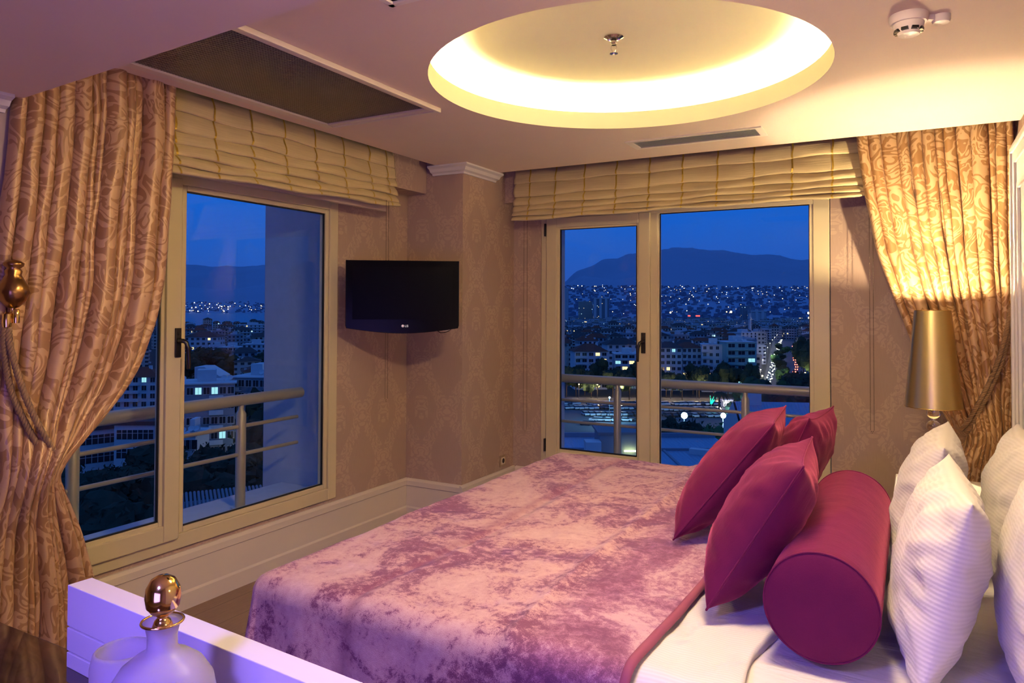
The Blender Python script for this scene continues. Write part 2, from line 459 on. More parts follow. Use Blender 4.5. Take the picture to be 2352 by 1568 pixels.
# slab edges at the pockets
b = len(a.v); a.v.extend([(x0, y0, ZC), (x0, y1, ZC), (x0, y1, ZC+0.03), (x0, y0, ZC+0.03), (x1, y1, ZC), (x1, y1, ZC+0.03)]); a.face((b, b+1, b+2, b+3)); a.face((b+1, b+4, b+5, b+2))
o = a.build('ceiling', 'ceiling_paint', fix=False); struct(o)
struct(MB().box(XA, 1.3, 2.96, XR, YB, 3.0).build('ceiling_slab', 'ceiling_paint'))
# recess lip, cove trough and upper disc
a = MB()
a.lathe([(RR, 0), (RR, 0.095), (RR+0.022, 0.095), (RR+0.022, 0.02), (RR+0.19, 0.02), (RR+0.19, 0.215), (0.001, 0.215)], 96, (RC[0], RC[1], ZC))
o = a.build('ceiling_recess', 'recess_paint', smooth=True, fix=False); struct(o)
cove = MB(); cove.lathe([(RR+0.07, 0.035), (RR+0.105, 0.035), (RR+0.105, 0.055), (RR+0.07, 0.055), (RR+0.07, 0.035)], 96, (RC[0], RC[1], ZC))
o = cove.build('cove_light', 'led_strip'); tag(o, 'glowing warm strip hidden behind the rim of the round ceiling recess', 'ceiling light')

# beams (soffits) over both windows
struct(MB().box(XA, 1.5, 2.43, -3.185, CY, 2.95).build('beam_left', 'wallpaper_y'))
struct(MB().box(CX, 5.03, 2.42, XR, YB, 2.95).build('beam_back', 'wallpaper_x'))
# cornice round the column
prof = [(0, 0), (0.085, 0), (0.085, -0.012), (0.06, -0.022), (0.045, -0.042), (0.02, -0.050), (0.015, -0.062), (0, -0.062)]
a = MB()
a.extrude(prof, (-3.12, CY, ZC), (CX+0.0, CY, ZC), (0, -1, 0), caps=True)
a.extrude(prof, (CX, CY, ZC), (CX, 4.86, ZC), (1, 0, 0), caps=True)
# mitre
b = len(a.v)
for (o1, u1) in prof: a.v.append((CX, CY-o1, ZC+u1))
for (o1, u1) in prof: a.v.append((CX+o1, CY-o1, ZC+u1))
for (o1, u1) in prof: a.v.append((CX+o1, CY, ZC+u1))
k_ = len(prof)
for q in range(2):
    for i in range(k_-1): a.face((b+q*k_+i, b+q*k_+i+1, b+(q+1)*k_+i+1, b+(q+1)*k_+i))
struct(a.build('trim_1', 'white_lacquer'))
# cornice stub at the bulkhead
struct(MB().extrude(prof, (-3.125, 0.95, 2.4), (-3.125, 1.50, 2.4), (1, 0, 0)).build('trim_2', 'white_lacquer'))
# skirting
sk = [(0, 0), (0.03, 0), (0.03, 0.085), (0.018, 0.095), (0.018, 0.245), (0.026, 0.25), (0.026, 0.285), (0.012, 0.30), (0, 0.30)]
struct(MB().extrude(sk, (XA, 1.52, 0), (XA, CY, 0), (1, 0, 0)).build('baseboard_left', 'trim_paint'))
a = MB(); a.extrude(sk, (XA+0.02, CY, 0), (CX, CY, 0), (0, -1, 0)); a.extrude(sk, (CX, CY-0.03, 0), (CX, YB, 0), (1, 0, 0))
struct(a.build('baseboard_corner', 'trim_paint'))
struct(MB().extrude(sk, (CX+0.03, YB, 0), (XR, YB, 0), (0, -1, 0)).build('baseboard_back', 'trim_paint'))

# ------------------------------------------------------------------ windows
def frame_rect(mb, ax, p, out, u0, u1, z0, z1, wl, wr, wb, wt, d0, d1):
    """rectangular frame; ax 'y' = wall A (u is y), 'x' = wall B (u is x)"""
    def bx(ua, za, ub, zb):
        if ax == 'y': mb.box(min(p+out*d0, p+out*d1), ua, za, max(p+out*d0, p+out*d1), ub, zb)
        else: mb.box(ua, min(p+out*d0, p+out*d1), za, ub, max(p+out*d0, p+out*d1), zb)
    bx(u0, z0, u0+wl, z1); bx(u1-wr, z0, u1, z1); bx(u0+wl, z0, u1-wr, z0+wb); bx(u0+wl, z1-wt, u1-wr, z1)
    return mb
def gasket(mb, ax, p, out, u0, u1, z0, z1, d): return frame_rect(mb, ax, p, out, u0-.002, u1+.002, z0-.002, z1+.002, .009, .009, .009, .009, d-0.006, d+0.006)
def pane(ax, p, out, u0, u1, z0, z1, d, parent):
    q = MB()
    if ax == 'y': q.box(p+out*d-0.003, u0, z0, p+out*d+0.003, u1, z1)
    else: q.box(u0, p+out*d-0.003, z0, u1, p+out*d+0.003, z1)
    return q.build('pane', 'window_glass', parent)
def handle(ax, loc, parent, flip=1):
    """window handle: back plate, neck and drooping grip"""
    e_ = MB().box(-0.016, -0.012, -0.075, 0.016, 0.0, 0.075)
    pts = [(0, -0.012, 0.01), (0, -0.045, 0.01), (0.012*flip, -0.055, 0.002), (0.022*flip, -0.057, -0.03), (0.026*flip, -0.057, -0.08), (0.028*flip, -0.056, -0.135)]
    st = len(e_.v); e_.tube(pts, lambda k_: 0.0125-0.002*k_, 10)
    e_.tube([(0, -0.012, 0.045), (0, -0.017, 0.045)], 0.007, 10)
    if ax == 'y': e_.xf(Matrix.Rotation(pi/2, 4, 'Z'))
    return e_.build('handle', 'black_plastic', parent, smooth=True, loc=loc, bevel=0.002)
# window A: frame with opening sash (behind the curtain) and fixed pane
w1 = empty('window_1', (0, 0, 0)); struct(w1)
f = MB(); frame_rect(f, 'y', XA, -1, 0.97, 3.635, 0.325, 2.28, .05, .075, .075, .06, -0.018, 0.06)
f.box(XA-0.06, 2.40, 0.40, XA+0.014, 2.47, 2.22)                      # mullion
frame_rect(f, 'y', XA, -1, 2.47, 3.56, 0.40, 2.22, .028, .028, .028, .028, -0.006, 0.05)
f.build('window_frame', 'window_pvc', w1, bevel=0.004)
f = MB(); frame_rect(f, 'y', XA, -1, 1.02, 2.448, 0.385, 2.245, .085, .085, .085, .085, -0.040, 0.02)
frame_rect(f, 'y', XA, -1, 1.095, 2.375, 0.46, 2.17, .03, .03, .03, .03, -0.022, 0.02)
sash = f.build('sash', 'window_pvc', w1, bevel=0.004)
pane('y', XA, -1, 2.48, 3.55, 0.41, 2.25, .025, w1); pane('y', XA, -1, 1.11, 2.36, 0.47, 2.19, .0, sash)
g_ = MB(); gasket(g_, 'y', XA, -1, 2.498, 3.532, 0.428, 2.192, 0.012); g_.build('gasket', 'dark_rubber', w1)
g_ = MB(); gasket(g_, 'y', XA, -1, 1.125, 2.345, 0.49, 2.14, -0.008); g_.build('gasket', 'dark_rubber', sash)
handle('y', (XA+0.04, 2.425, 1.395), sash, 1)
# window B
w2 = empty('window_2', (0, 0, 0)); struct(w2)
f = MB(); frame_rect(f, 'x', YB, 1, -2.60, -0.48, 0.305, 2.325, .045, .10, .09, .045, -0.018, 0.06)
f.box(-1.70, YB-0.014, 0.39, -1.645, YB+0.06, 2.28)
frame_rect(f, 'x', YB, 1, -1.665, -0.575, 0.39, 2.31, .03, .03, .03, .03, -0.006, 0.05)
f.build('window_frame', 'window_pvc', w2, bevel=0.004)
f = MB(); frame_rect(f, 'x', YB, 1, -2.545, -1.697, 0.37, 2.29, .09, .085, .085, .075, -0.040, 0.02)
frame_rect(f, 'x', YB, 1, -2.46, -1.775, 0.45, 2.22, .025, .025, .025, .02, -0.022, 0.02)
sash = f.build('sash', 'window_pvc', w2, bevel=0.004)
pane('x', YB, 1, -1.66, -0.56, 0.40, 2.30, .025, w2); pane('x', YB, 1, -2.45, -1.78, 0.46, 2.22, .0, sash)
g_ = MB(); gasket(g_, 'x', YB, 1, -1.637, -0.603, 0.418, 2.282, 0.012); g_.build('gasket', 'dark_rubber', w2)
g_ = MB(); gasket(g_, 'x', YB, 1, -2.433, -1.802, 0.478, 2.202, -0.008); g_.build('gasket', 'dark_rubber', sash)
handle('x', (-1.742, YB-0.04, 1.325), sash, -1)
for z in (0.50, 2.20):
    MB().box(-2.562, YB-0.045, z-0.05, -2.548, YB-0.018, z+0.05).build('hinge', 'black_plastic', sash, bevel=0.002)

# ------------------------------------------------------------------ roman blinds
def blind(ax, base, out, u0, u1, levels, threads, label, droop=0.0, name='roman_blind'):
    """levels: z of the bottom of each fold; ax as for windows; base = plane, out = sign towards the room"""
    zt = ZC+0.04
    rt = empty(name, ((base, u0, zt) if ax == 'y' else (u0, base, zt)), 0, label, 'blind', 'roman blinds rolled up over the windows')
    org = rt.location.copy()
    prof = []
    top = zt
    for k_, zb in enumerate(levels):
        h = top-zb; dep = 0.020+0.006*k_
        for t_ in (0.0, 0.25, 0.5, 0.72, 0.88, 0.97, 1.0):
            prof.append((0.004*k_+dep*(sin(pi*min(1, t_*0.62)))**1.2*(1 if t_ < 1 else 0.55), top-h*t_, k_))
        prof.append((0.004*k_-0.004, zb+0.012, k_))
        top = zb+0.010
    nu = 150
    def P(uu, j):
        d, z, k_ = prof[j]
        u = u0+(u1-u0)*uu
        wv = 0.006*fbm(u*3.1, j*0.35, k_*2.0)+0.0035*sin(u*9+k_*1.7)
        z2 = z+(wv*1.3 if j > 2 else 0)+droop*(uu-0.5)*((zt-z)/0.4)
        dd = d+0.010*fbm(u*4.0, z*9, 3.3)
        uadd = 0.012*fbm(z*20, k_, 5)*(1 if uu > 0.98 or uu < 0.02 else 0)
        if ax == 'y': return (base+out*dd-org.x, u+uadd-org.y, z2-org.z)
        return (u+uadd-org.x, base+out*dd-org.y, z2-org.z)
    mb = MB(); mb.grid(nu, len(prof), lambda i, j: P(i/(nu-1), j))
    mb.uv = [(((i % nu)/(nu-1))*(u1-u0), prof[i//nu][1]) for i in range(len(mb.v))]
    fo = mb.build('fabric', 'blind_linen', rt, smooth='all', fix=False)
    sd = fo.modifiers.new('thick', 'SOLIDIFY'); sd.thickness = 0.003; sd.offset = 0
    for u in threads:
        uu = (u-u0)/(u1-u0); mb = MB()
        def T(i, j):
            a_ = P(uu+(i-0.5)*0.011/(u1-u0)+0.0012*sin(j*1.3), j)
            return (a_[0]+(out*0.004 if ax == 'y' else 0), a_[1]+(out*0.004 if ax == 'x' else 0), a_[2])
        mb.grid(2, len(prof), T)
        mb.build('gold_thread', 'gold_thread', rt, fix=False)
    return rt
lev = [2.525, 2.43, 2.375, 2.32, 2.272, 2.235]
blind('y', -3.172, 1, 2.06, 3.99, [2.545, 2.455, 2.395, 2.335, 2.285, 2.25], [1.98+0.0, 2.27, 2.50, 2.74, 2.98, 3.22, 3.47, 3.72, 3.90], 'cream linen roman blind with gold stitching over the left window beside the television', 0.055)
blind('x', 4.985, -1, -2.74, -0.19, [2.555, 2.45, 2.39, 2.34, 2.30, 2.27], [-2.60, -2.38, -2.14, -1.89, -1.64, -1.40, -1.16, -0.92, -0.68, -0.44, -0.22], 'cream linen roman blind with gold stitching over the right window facing the bed', 0.02)
# blind head boards
tag(MB().box(-3.225, 1.9, 2.245, -3.19, 3.95, 2.31).build('blind_board', 'board_paint', bevel=0.003), 'plain mauve board showing below the left roman blind', 'board')
tag(MB().box(-2.0, 5.0, 2.30, -0.16, 5.03, 2.335).build('blind_board', 'board_paint', bevel=0.003), 'pale board showing below the right end of the right roman blind', 'board')
# bead chains
def chain(name, pts, label):
    mb = MB()
    L = 0
    for p, q in zip(pts[:-1], pts[1:]):
        p, q = Vector(p), Vector(q); n_ = max(1, int((q-p).length/0.0085))
        for i in range(n_): mb.sphere(p.lerp(q, i/n_), 0.0030, 6, 4)
    return tag(mb.build(name, 'chain_metal', smooth='all', fix=False), label, 'blind cord')
chain('bead_chain', [(-3.10, 3.835, 2.30), (-3.10, 3.835, 0.97), (-3.10, 3.845, 0.95), (-3.10, 3.86, 0.97), (-3.10, 3.86, 2.30)], 'bead chain of the left blind hanging behind the television')
chain('bead_chain', [(-2.655, 4.97, 2.30), (-2.655, 4.97, 0.64), (-2.64, 4.97, 0.62), (-2.625, 4.97, 0.64), (-2.625, 4.97, 2.30)], 'long bead chain hanging beside the left edge of the right window')
chain('bead_chain', [(-0.235, 4.97, 2.30), (-0.235, 4.97, 0.84), (-0.225, 4.97, 0.82), (-0.215, 4.97, 0.84), (-0.215, 4.97, 2.30)], 'bead chain hanging on the wall next to the gold-lit curtain')

# ------------------------------------------------------------------ curtains
def interp(tab, z):
    if z >= tab[0][1]: return tab[0][0]
    for (a0, z0), (a1, z1) in zip(tab[:-1], tab[1:]):
        if z0 >= z >= z1:
            t_ = (z0-z)/(z0-z1); return a0+(a1-a0)*t_
    return tab[-1][0]
def curtain(name, ax, base, out, tabL, tabR, ztop, zbot, zt, nf, matn, label, seed=0, cloth=2.4, amp=0.045, flat=0.0):
    rt = empty(name, ((base, tabL[0][0], 0) if ax == 'y' else (tabL[0][0], base, 0)), 0, label, 'curtain', 'damask curtains tied back at the windows')
    org = rt.location.copy()
    random.seed(seed)
    ws = [random.uniform(0.5, 1.6) for _ in range(nf)]; tot = sum(ws)
    cum = [0]
    for q in ws: cum.append(cum[-1]+q/tot)
    amps = [random.uniform(0.6, 1.15) for _ in range(nf)]
    nu, nv = nf*22, 130
    mb = MB(); uvs = []
    for j in range(nv):
        z = ztop+(zbot-ztop)*j/(nv-1)
        # average over a small window so the outline is smooth
        L = sum(interp(tabL, z+d) for d in (-.06, -.03, 0, .03, .06))/5; R = sum(interp(tabR, z+d) for d in (-.06, -.03, 0, .03, .06))/5
        W = R-L
        near = math.exp(-((z-zt)/0.16)**2)
        for i in range(nu):
            s_ = i/(nu-1)
            k_ = min(nf-1, i//22)
            for kk in range(nf):
                if cum[kk] <= s_ <= cum[kk+1]+1e-9: k_ = kk; break
            ph = (s_-cum[k_])/(cum[k_+1]-cum[k_])
            fw = W*ws[k_]/tot
            am = min(amp, 0.012+fw*0.75)*amps[k_]
            bl = max(0.0, sin(pi*min(1, max(0, ph))))**0.75                       # rounded ridge, tight crease
            wv = 0.25*sin(2*pi*ph+z*5+k_)*sin(z*3.1+k_*2.3)
            dep = am*(bl+0.22*wv)+0.012*fbm(s_*7, z*2.2, seed)*1.2
            dep += 0.09*near*sin(pi*s_)                 # bundle bulges where the rope gathers it
            dep += 0.03*max(0, 1-abs(z-zt)/0.9)*sin(pi*s_)
            u = L+W*s_-0.115*fw*sin(2*pi*ph)+0.01*fbm(z*2.0, k_*3.1, seed+5)*(1-near)
            x_ = (base+out*dep, u, z) if ax == 'y' else (u, base+out*dep, z)
            mb.v.append((x_[0]-org.x, x_[1]-org.y, x_[2]-org.z)); uvs.append((s_*cloth, z*1.0+0.25*s_*max(0, (zt+1.2-z))*0.3))
    for j in range(nv-1):
        for i in range(nu-1): mb.face((j*nu+i, j*nu+i+1, (j+1)*nu+i+1, (j+1)*nu+i))
    mb.uv = uvs
    fo = mb.build('drape', matn, rt, smooth='all', fix=False)
    sd = fo.modifiers.new('thick', 'SOLIDIFY'); sd.thickness = 0.003
    return rt
tabR = [(2.215, 2.66), (2.219, 2.43), (2.206, 2.21), (2.190, 1.95), (2.183, 1.795), (2.163, 1.63), (2.111, 1.43), (2.028, 1.25), (1.91, 1.108), (1.79, 0.993), (1.69, 0.925), (1.745, 0.797), (1.80, 0.657), (1.843, 0.501), (1.872, 0.40), (1.90, 0.169), (1.92, 0.0)]
tabL = [(1.522, 2.66), (1.522, 2.38), (1.50, 2.1), (1.47, 1.82), (1.45, 1.41), (1.44, 1.1), (1.47, 0.925), (1.43, 0.75), (1.38, 0.4), (1.34, 0.0)]
curtain('curtain', 'y', -3.105, 1, tabL, tabR, 2.66, 0.02, 0.93, 12, 'curtain_silk', 'rose gold damask curtain tied back on the left side of the left window', 3, 1.6, 0.07)
tabL = [(-0.302, 2.66), (-0.26, 2.303), (-0.202, 1.98), (-0.109, 1.66), (-0.03, 1.451), (0.059, 1.195), (0.15, 0.97), (0.205, 0.88), (0.14, 0.75), (0.10, 0.6), (0.06, 0.3), (0.04, 0.0)]
tabR = [(0.50, 2.66), (0.50, 1.6), (0.49, 1.2), (0.47, 0.88), (0.49, 0.6), (0.50, 0.0)]
curtain('curtain', 'x', 4.915, -1, tabL, tabR, 2.66, 0.02, 0.88, 13, 'curtain_silk_gold', 'golden damask curtain tied back behind the bedside lamp', 11, 1.7, 0.055)

def smooth_path(pts, n=60):
    pts = [Vector(p) for p in pts]; out = []
    P = [pts[0]]+pts+[pts[-1]]
    for i in range(1, len(P)-2):
        for k_ in range(n):
            t_ = k_/n; a_, b_, c_, d_ = P[i-1], P[i], P[i+1], P[i+2]
            out.append(0.5*((2*b_)+(-a_+c_)*t_+(2*a_-5*b_+4*c_-d_)*t_*t_+(-a_+3*b_-3*c_+d_)*t_**3))
    out.append(pts[-1]); return out
def rope(parent, pts, r=0.011, n=40):
    path = smooth_path(pts, n); mb = MB()
    # three twisted strands
    L = [0]
    for p, q in zip(path[:-1], path[1:]): L.append(L[-1]+(q-p).length)
    for s_ in range(3):
        sp = []
        for k_, p in enumerate(path):
            d = (path[min(k_+1, len(path)-1)]-path[max(k_-1, 0)]).normalized()
            a_ = d.cross(Vector((0.3, 0.2, 1))).normalized(); c_ = d.cross(a_)
            th = L[k_]/0.045*2*pi+s_*2*pi/3
            sp.append(p+(a_*cos(th)+c_*sin(th))*r*0.55)
        mb.tube(sp, r*0.62, 7)
    return mb.build('rope', 'rope', parent, smooth='all', fix=False)
# left tieback with its finial hook on the wall stub
tb = empty('tieback', (-3.02, 1.53, 1.50), 0, 'twisted rope tieback gathering the left curtain, hung from a carved gilt hook', 'tieback')
def rel(o, pts): return [tuple(Vector(p)-o.location) for p in pts]
rope(tb, rel(tb, [(-3.03, 1.485, 1.50), (-3.02, 1.49, 1.42), (-3.00, 1.525, 1.26), (-2.985, 1.575, 1.12), (-2.99, 1.635, 1.01), (-3.03, 1.675, 0.955), (-3.11, 1.70, 0.935), (-3.17, 1.66, 0.94)]))
rope(tb, rel(tb, [(-3.035, 1.475, 1.50), (-3.04, 1.478, 1.42), (-3.035, 1.50, 1.26), (-3.02, 1.55, 1.12), (-3.01, 1.61, 1.0), (-3.04, 1.66, 0.94), (-3.12, 1.68, 0.92)]))
mb = MB(); mb.lathe([(0.0, 0.0), (0.016, 0), (0.018, 0.02), (0.016, 0.05), (0.010, 0.055)], 16, (-3.03-tb.location.x, 1.48-tb.location.y, 1.50-tb.location.z)); mb.lathe([(0.0, 0.0), (0.012, 0), (0.013, 0.02), (0.012, 0.05), (0.008, 0.055)], 16, (-3.015-tb.location.x, 1.505-tb.location.y, 1.515-tb.location.z))
mb.build('ferrule', 'gold_metal', tb, smooth=True)
hk = empty('curtain_hook', (-3.03, 1.50, 1.62), 0, 'carved gilt pear-shaped curtain hook at the left edge above the rope', 'curtain hook')
mb = MB()
def fin(i, j):
    prf = [(0.001, -0.05), (0.020, -0.045), (0.040, -0.02), (0.050, 0.010), (0.047, 0.035), (0.034, 0.06), (0.024, 0.08), (0.030, 0.095), (0.022, 0.105), (0.034, 0.115), (0.036, 0.125), (0.022, 0.135), (0.001, 0.14)]
    r_, z_ = prf[j]; th = 2*pi*i/48
    if 2 <= j <= 6: r_ *= 1+0.12*abs(sin(4*th+z_*45))
    return (r_*cos(th), r_*sin(th), z_)
mb.grid(48, 13, fin, True); mb.build('finial', 'old_gold', hk, smooth='all', fix=False)
MB().tube([(0.0, 0, -0.045), (0.0, 0, -0.07), (-0.02, 0.0, -0.08), (-0.15, 0.0, -0.08)], 0.008, 10).build('hook_rod', 'gold_metal', hk, smooth=True)
# right tieback
tb = empty('tieback', (0.45, 4.84, 1.60), 0, 'twisted golden rope tieback knotted round the right curtain', 'tieback')
rope(tb, rel(tb, [(0.475, 4.86, 1.60), (0.45, 4.83, 1.46), (0.405, 4.80, 1.29), (0.35, 4.79, 1.14), (0.30, 4.79, 1.03), (0.25, 4.79, 0.93), (0.20, 4.83, 0.88), (0.17, 4.92, 0.90)]))
rope(tb, rel(tb, [(0.48, 4.87, 1.60), (0.462, 4.85, 1.46), (0.425, 4.82, 1.29), (0.37, 4.80, 1.14), (0.32, 4.80, 1.02), (0.27, 4.79, 0.92), (0.22, 4.80, 0.86), (0.16, 4.92, 0.87)]))
rope(tb, rel(tb, [(0.16, 4.82, 0.93), (0.20, 4.77, 0.90), (0.25, 4.765, 0.89), (0.28, 4.79, 0.93), (0.24, 4.78, 0.86), (0.235, 4.77, 0.78)]), 0.010)
hk = empty('curtain_hook', (0.505, 4.85, 1.60), 0, 'small brass hook holding the right curtain rope beside the headboard panel', 'curtain hook')
MB().tube([(0.0, 0, 0.0), (-0.03, 0, 0.0), (-0.035, 0, 0.03)], 0.006, 8).build('hook_arm', 'gold_metal', hk, smooth=True)

# ------------------------------------------------------------------ ceiling fittings
gr = empty('air_grille', (-2.54, 2.45, ZC), 0, 'large perforated air grille in a moulded frame on the ceiling by the left window', 'air vent')
gx0, gx1, gy0, gy1 = -2.906, -2.181, 1.70, 3.065
ox, oy = 2.54, -2.45
f = MB()
for (a0, b0, a1, b1) in ((gx0-0.03, gy0, gx0+0.025, gy1+0.03), (gx1-0.025, gy0, gx1+0.03, gy1+0.03), (gx0+0.025, gy1-0.025, gx1-0.025, gy1+0.03)):
    f.box(a0+ox, b0+oy, -0.014, a1+ox, b1+oy, 0.012)
f.box(gx1+0.012+ox, gy0+oy, -0.024, gx1+0.034+ox, gy1+0.034+oy, 0.0); f.box(gx0+0.03+ox, gy1+0.012+oy, -0.020, gx1+0.03+ox, gy1+0.034+oy, 0.0)
f.build('grille_frame', 'trim_paint', gr, bevel=0.004)
f = MB(); px = 0.0145
nx = int((gx1-gx0-0.05)/px); ny = int((gy1-gy0-0.02)/px)
for i in range(nx+1):
    x = gx0+0.025+i*px+ox; f.box(x, gy0+oy, -0.004, x+0.0058, gy1-0.025+oy, -0.001)
for j in range(ny+1):
    y = gy0+j*px+oy; f.box(gx0+0.025+ox, y, -0.0045, gx1-0.025+ox, y+0.0058, -0.0008)
f.build('grille_mesh', 'grille_metal', gr, fix=False)
f = MB(); f.box(gx0+ox, gy0+oy, 0.06, gx1+ox, gy1+oy, 0.07); f.build('duct', 'duct_dark', gr)
g2 = empty('air_grille', (-1.16, 4.38, ZC), 0, 'narrow linear air grille in the ceiling between the round recess and the right blind', 'air vent')
f = MB(); frx = 0.025
f.box(-0.41, -0.115, -0.008, 0.41, -0.085, 0.006); f.box(-0.41, 0.085, -0.008, 0.41, 0.115, 0.006); f.box(-0.41, -0.085, -0.008, -0.37, 0.085, 0.006); f.box(0.37, -0.085, -0.008, 0.41, 0.085, 0.006)
f.build('grille_frame', 'plastic_cream', g2, bevel=0.002)
f = MB()
for i in range(9): f.box(-0.37, -0.085+i*0.0206, -0.003, 0.37, -0.078+i*0.0206, 0.008)
for i in range(38): f.box(-0.37+i*0.0195, -0.085, 0.0, -0.367+i*0.0195, 0.085, 0.01)
f.build('slat', 'grille_grey', g2, fix=False)
MB().box(-0.39, -0.108, 0.03, 0.39, 0.108, 0.04).build('duct', 'duct_dark', g2)
g3 = empty('air_grille', (-1.52, 1.74, ZC), 0, 'ceiling grille cut off by the top edge of the view', 'air vent')
f = MB(); f.box(-0.04, -0.4, -0.012, -0.015, 0.21, 0.0); f.box(-0.04, 0.185, -0.012, 0.7, 0.21, 0.0)
f.build('grille_frame', 'plastic_cream', g3, bevel=0.003)
MB().box(-0.015, -0.4, -0.004, 0.7, 0.185, -0.001).build('grille_mesh', 'duct_dark', g3)
# sprinkler
sp = empty('sprinkler', (-1.20, 3.12, ZC+0.212), 0, 'small chrome sprinkler head at the centre of the round ceiling recess', 'sprinkler')
MB().lathe([(0.012, 0.0), (0.045, 0.0), (0.045, -0.004), (0.030, -0.012), (0.028, -0.004), (0.012, -0.004)], 32).build('escutcheon', 'chrome', sp, smooth=True)
mb = MB().lathe([(0.012, 0), (0.014, -0.03), (0.009, -0.035), (0.009, -0.04)], 16)
mb.tube([(0.010, 0, -0.035), (0.014, 0, -0.052), (0.003, 0, -0.075)], 0.0022, 6); mb.tube([(-0.010, 0, -0.035), (-0.014, 0, -0.052), (-0.003, 0, -0.075)], 0.0022, 6)
mb.build('body', 'chrome', sp, smooth=True)
mb = MB()
for i in range(12):
    th = 2*pi*i/12; c_, s_ = cos(th), sin(th)
    b = len(mb.v)
    for (r_, w_) in ((0.003, 0.0015), (0.019, 0.003)):
        for sg in (-1, 1):
            for z in (-0.076, -0.079): mb.v.append((c_*r_-sg*w_*s_, s_*r_+sg*w_*c_, z))
    for q in ((0, 1, 3, 2), (4, 6, 7, 5), (0, 2, 6, 4), (1, 5, 7, 3), (0, 4, 5, 1), (2, 3, 7, 6)): mb.face(tuple(b+i_ for i_ in q))
mb.lathe([(0.0, -0.074), (0.006, -0.076), (0.006, -0.081), (0.0, -0.082)], 12)
mb.build('deflector', 'chrome', sp)
# smoke detector
sd_ = empty('smoke_detector', (-0.008, 2.90, ZC), 0.5, 'round cream smoke detector on the ceiling at the top right', 'smoke detector')
MB().lathe([(0.0, 0.0), (0.062, 0), (0.064, -0.012), (0.058, -0.030), (0.0, -0.030)], 40).build('base', 'plastic_cream', sd_, smooth=True)
mb = MB(); mb.lathe([(0.0, -0.028), (0.050, -0.028), (0.047, -0.045), (0.036, -0.062), (0.034, -0.070), (0.0, -0.074)], 40); mb.build('head', 'plastic_cream', sd_, smooth=True)
mb = MB()
for i in range(8):
    st = len(mb.v); mb.box(0.034, -0.011, -0.061, 0.0465, 0.011, -0.051); mb.xf(Matrix.Rotation(2*pi*i/8, 4, 'Z'), st)
mb.build('slot', 'black_plastic', sd_)
mb = MB(); mb.box(0.05, -0.012, -0.018, 0.10, 0.012, -0.0); mb.lathe([(0.0, 0.0), (0.030, 0), (0.030, -0.018), (0.026, -0.026), (0.0, -0.030)], 28, (0.115, 0, 0))
mb.build('remote_indicator', 'plastic_cream', sd_, smooth=True)

# ------------------------------------------------------------------ television in the corner
tv = empty('television', (-2.93, 3.80, 1.66), 0, 'black wall mounted flat television in the corner between the windows', 'television')
tv.rotation_euler = (0, 0, math.atan2(-0.874, 0.485)+pi/2+0.11)
Wt, Ht = 0.735, 0.455
mb = MB()
def bez(n_=24):
    pts = [(-Wt/2, Ht/2), (Wt/2, Ht/2), (Wt/2, -Ht/2+0.03)]
    for i in range(n_+1):
        t_ = i/n_; x_ = Wt/2-Wt*t_; pts.append((x_*0.985, -Ht/2+0.012-0.034*sin(pi*t_)))
    pts.append((-Wt/2, -Ht/2+0.03)); return pts
ol = bez(); k_ = len(ol)
for (yy, sc_) in ((-0.022, 0.99), (-0.016, 1.0), (0.012, 1.0), (0.045, 0.8)):
    for (x_, z_) in ol: mb.v.append((x_*sc_, yy, z_*sc_))
for r_ in range(3):
    for i in range(k_): j = (i+1) % k_; mb.face((r_*k_+i, r_*k_+j, (r_+1)*k_+j, (r_+1)*k_+i))
mb.face(tuple(range(k_))); mb.face(tuple(3*k_+i for i in range(k_)))
mb.build('casing', 'black_gloss', tv)
MB().box(-Wt/2+0.045, -0.0245, -Ht/2+0.07, Wt/2-0.045, -0.0222, Ht/2-0.042).build('screen', 'black_screen', tv)
# maker's mark
def letter(mb, x, z, segs, t_=0.0022):
    for (xa, za, xb, zb) in segs: mb.box(x+min(xa, xb)-t_/2, -0.0240, z+min(za, zb)-t_/2, x+max(xa, xb)+t_/2, -0.0222, z+max(za, zb)+t_/2)
lg = MB(); h_ = 0.011; lz = -Ht/2+0.022
letter(lg, 0.017, lz, [(0, 0, 0, h_), (0, 0, 0.006, 0)]); letter(lg, 0.028, lz, [(0, 0, 0, h_), (0, h_, 0.008, h_), (0, 0, 0.008, 0), (0.008, 0, 0.008, 0.005), (0.005, 0.005, 0.008, 0.005)])
st = len(lg.v); lg.lathe([(0.0, 0), (0.0085, 0), (0.0085, 0.0016), (0.0, 0.0016)], 24); lg.xf(Matrix.Translation((0.002, -0.0225, lz+0.0055)) @ Matrix.Rotation(pi/2, 4, 'X'), st)
lg_o = lg.build('logo', 'logo_white', tv)
lg = MB(); st = 0; lg.lathe([(0.0052, 0), (0.0064, 0), (0.0064, 0.001), (0.0052, 0.001), (0.0052, 0)], 24); lg.box(-0.0006, -0.0035, 0, 0.0006, 0.0025, 0.001); lg.box(-0.0006, -0.0035, 0, 0.003, -0.0025, 0.001); lg.xf(Matrix.Translation((0.002, -0.0242, lz+0.0055)) @ Matrix.Rotation(pi/2, 4, 'X'), st)
lg.build('logo_face', 'logo_red', lg_o)
MB().tube(smooth_path([(0.22, 0.02, -0.225), (0.25, 0.02, -0.245), (0.30, 0.02, -0.235), (0.33, 0.02, -0.205)], 8), 0.003, 6).build('cable', 'black_plastic', tv, smooth=True)
MB().tube(smooth_path([(0.25, 0.0, -0.222), (0.28, 0.0, -0.232), (0.31, 0.0, -0.222)], 8), 0.005, 6).build('plug', 'socket_cream', tv, smooth=True)
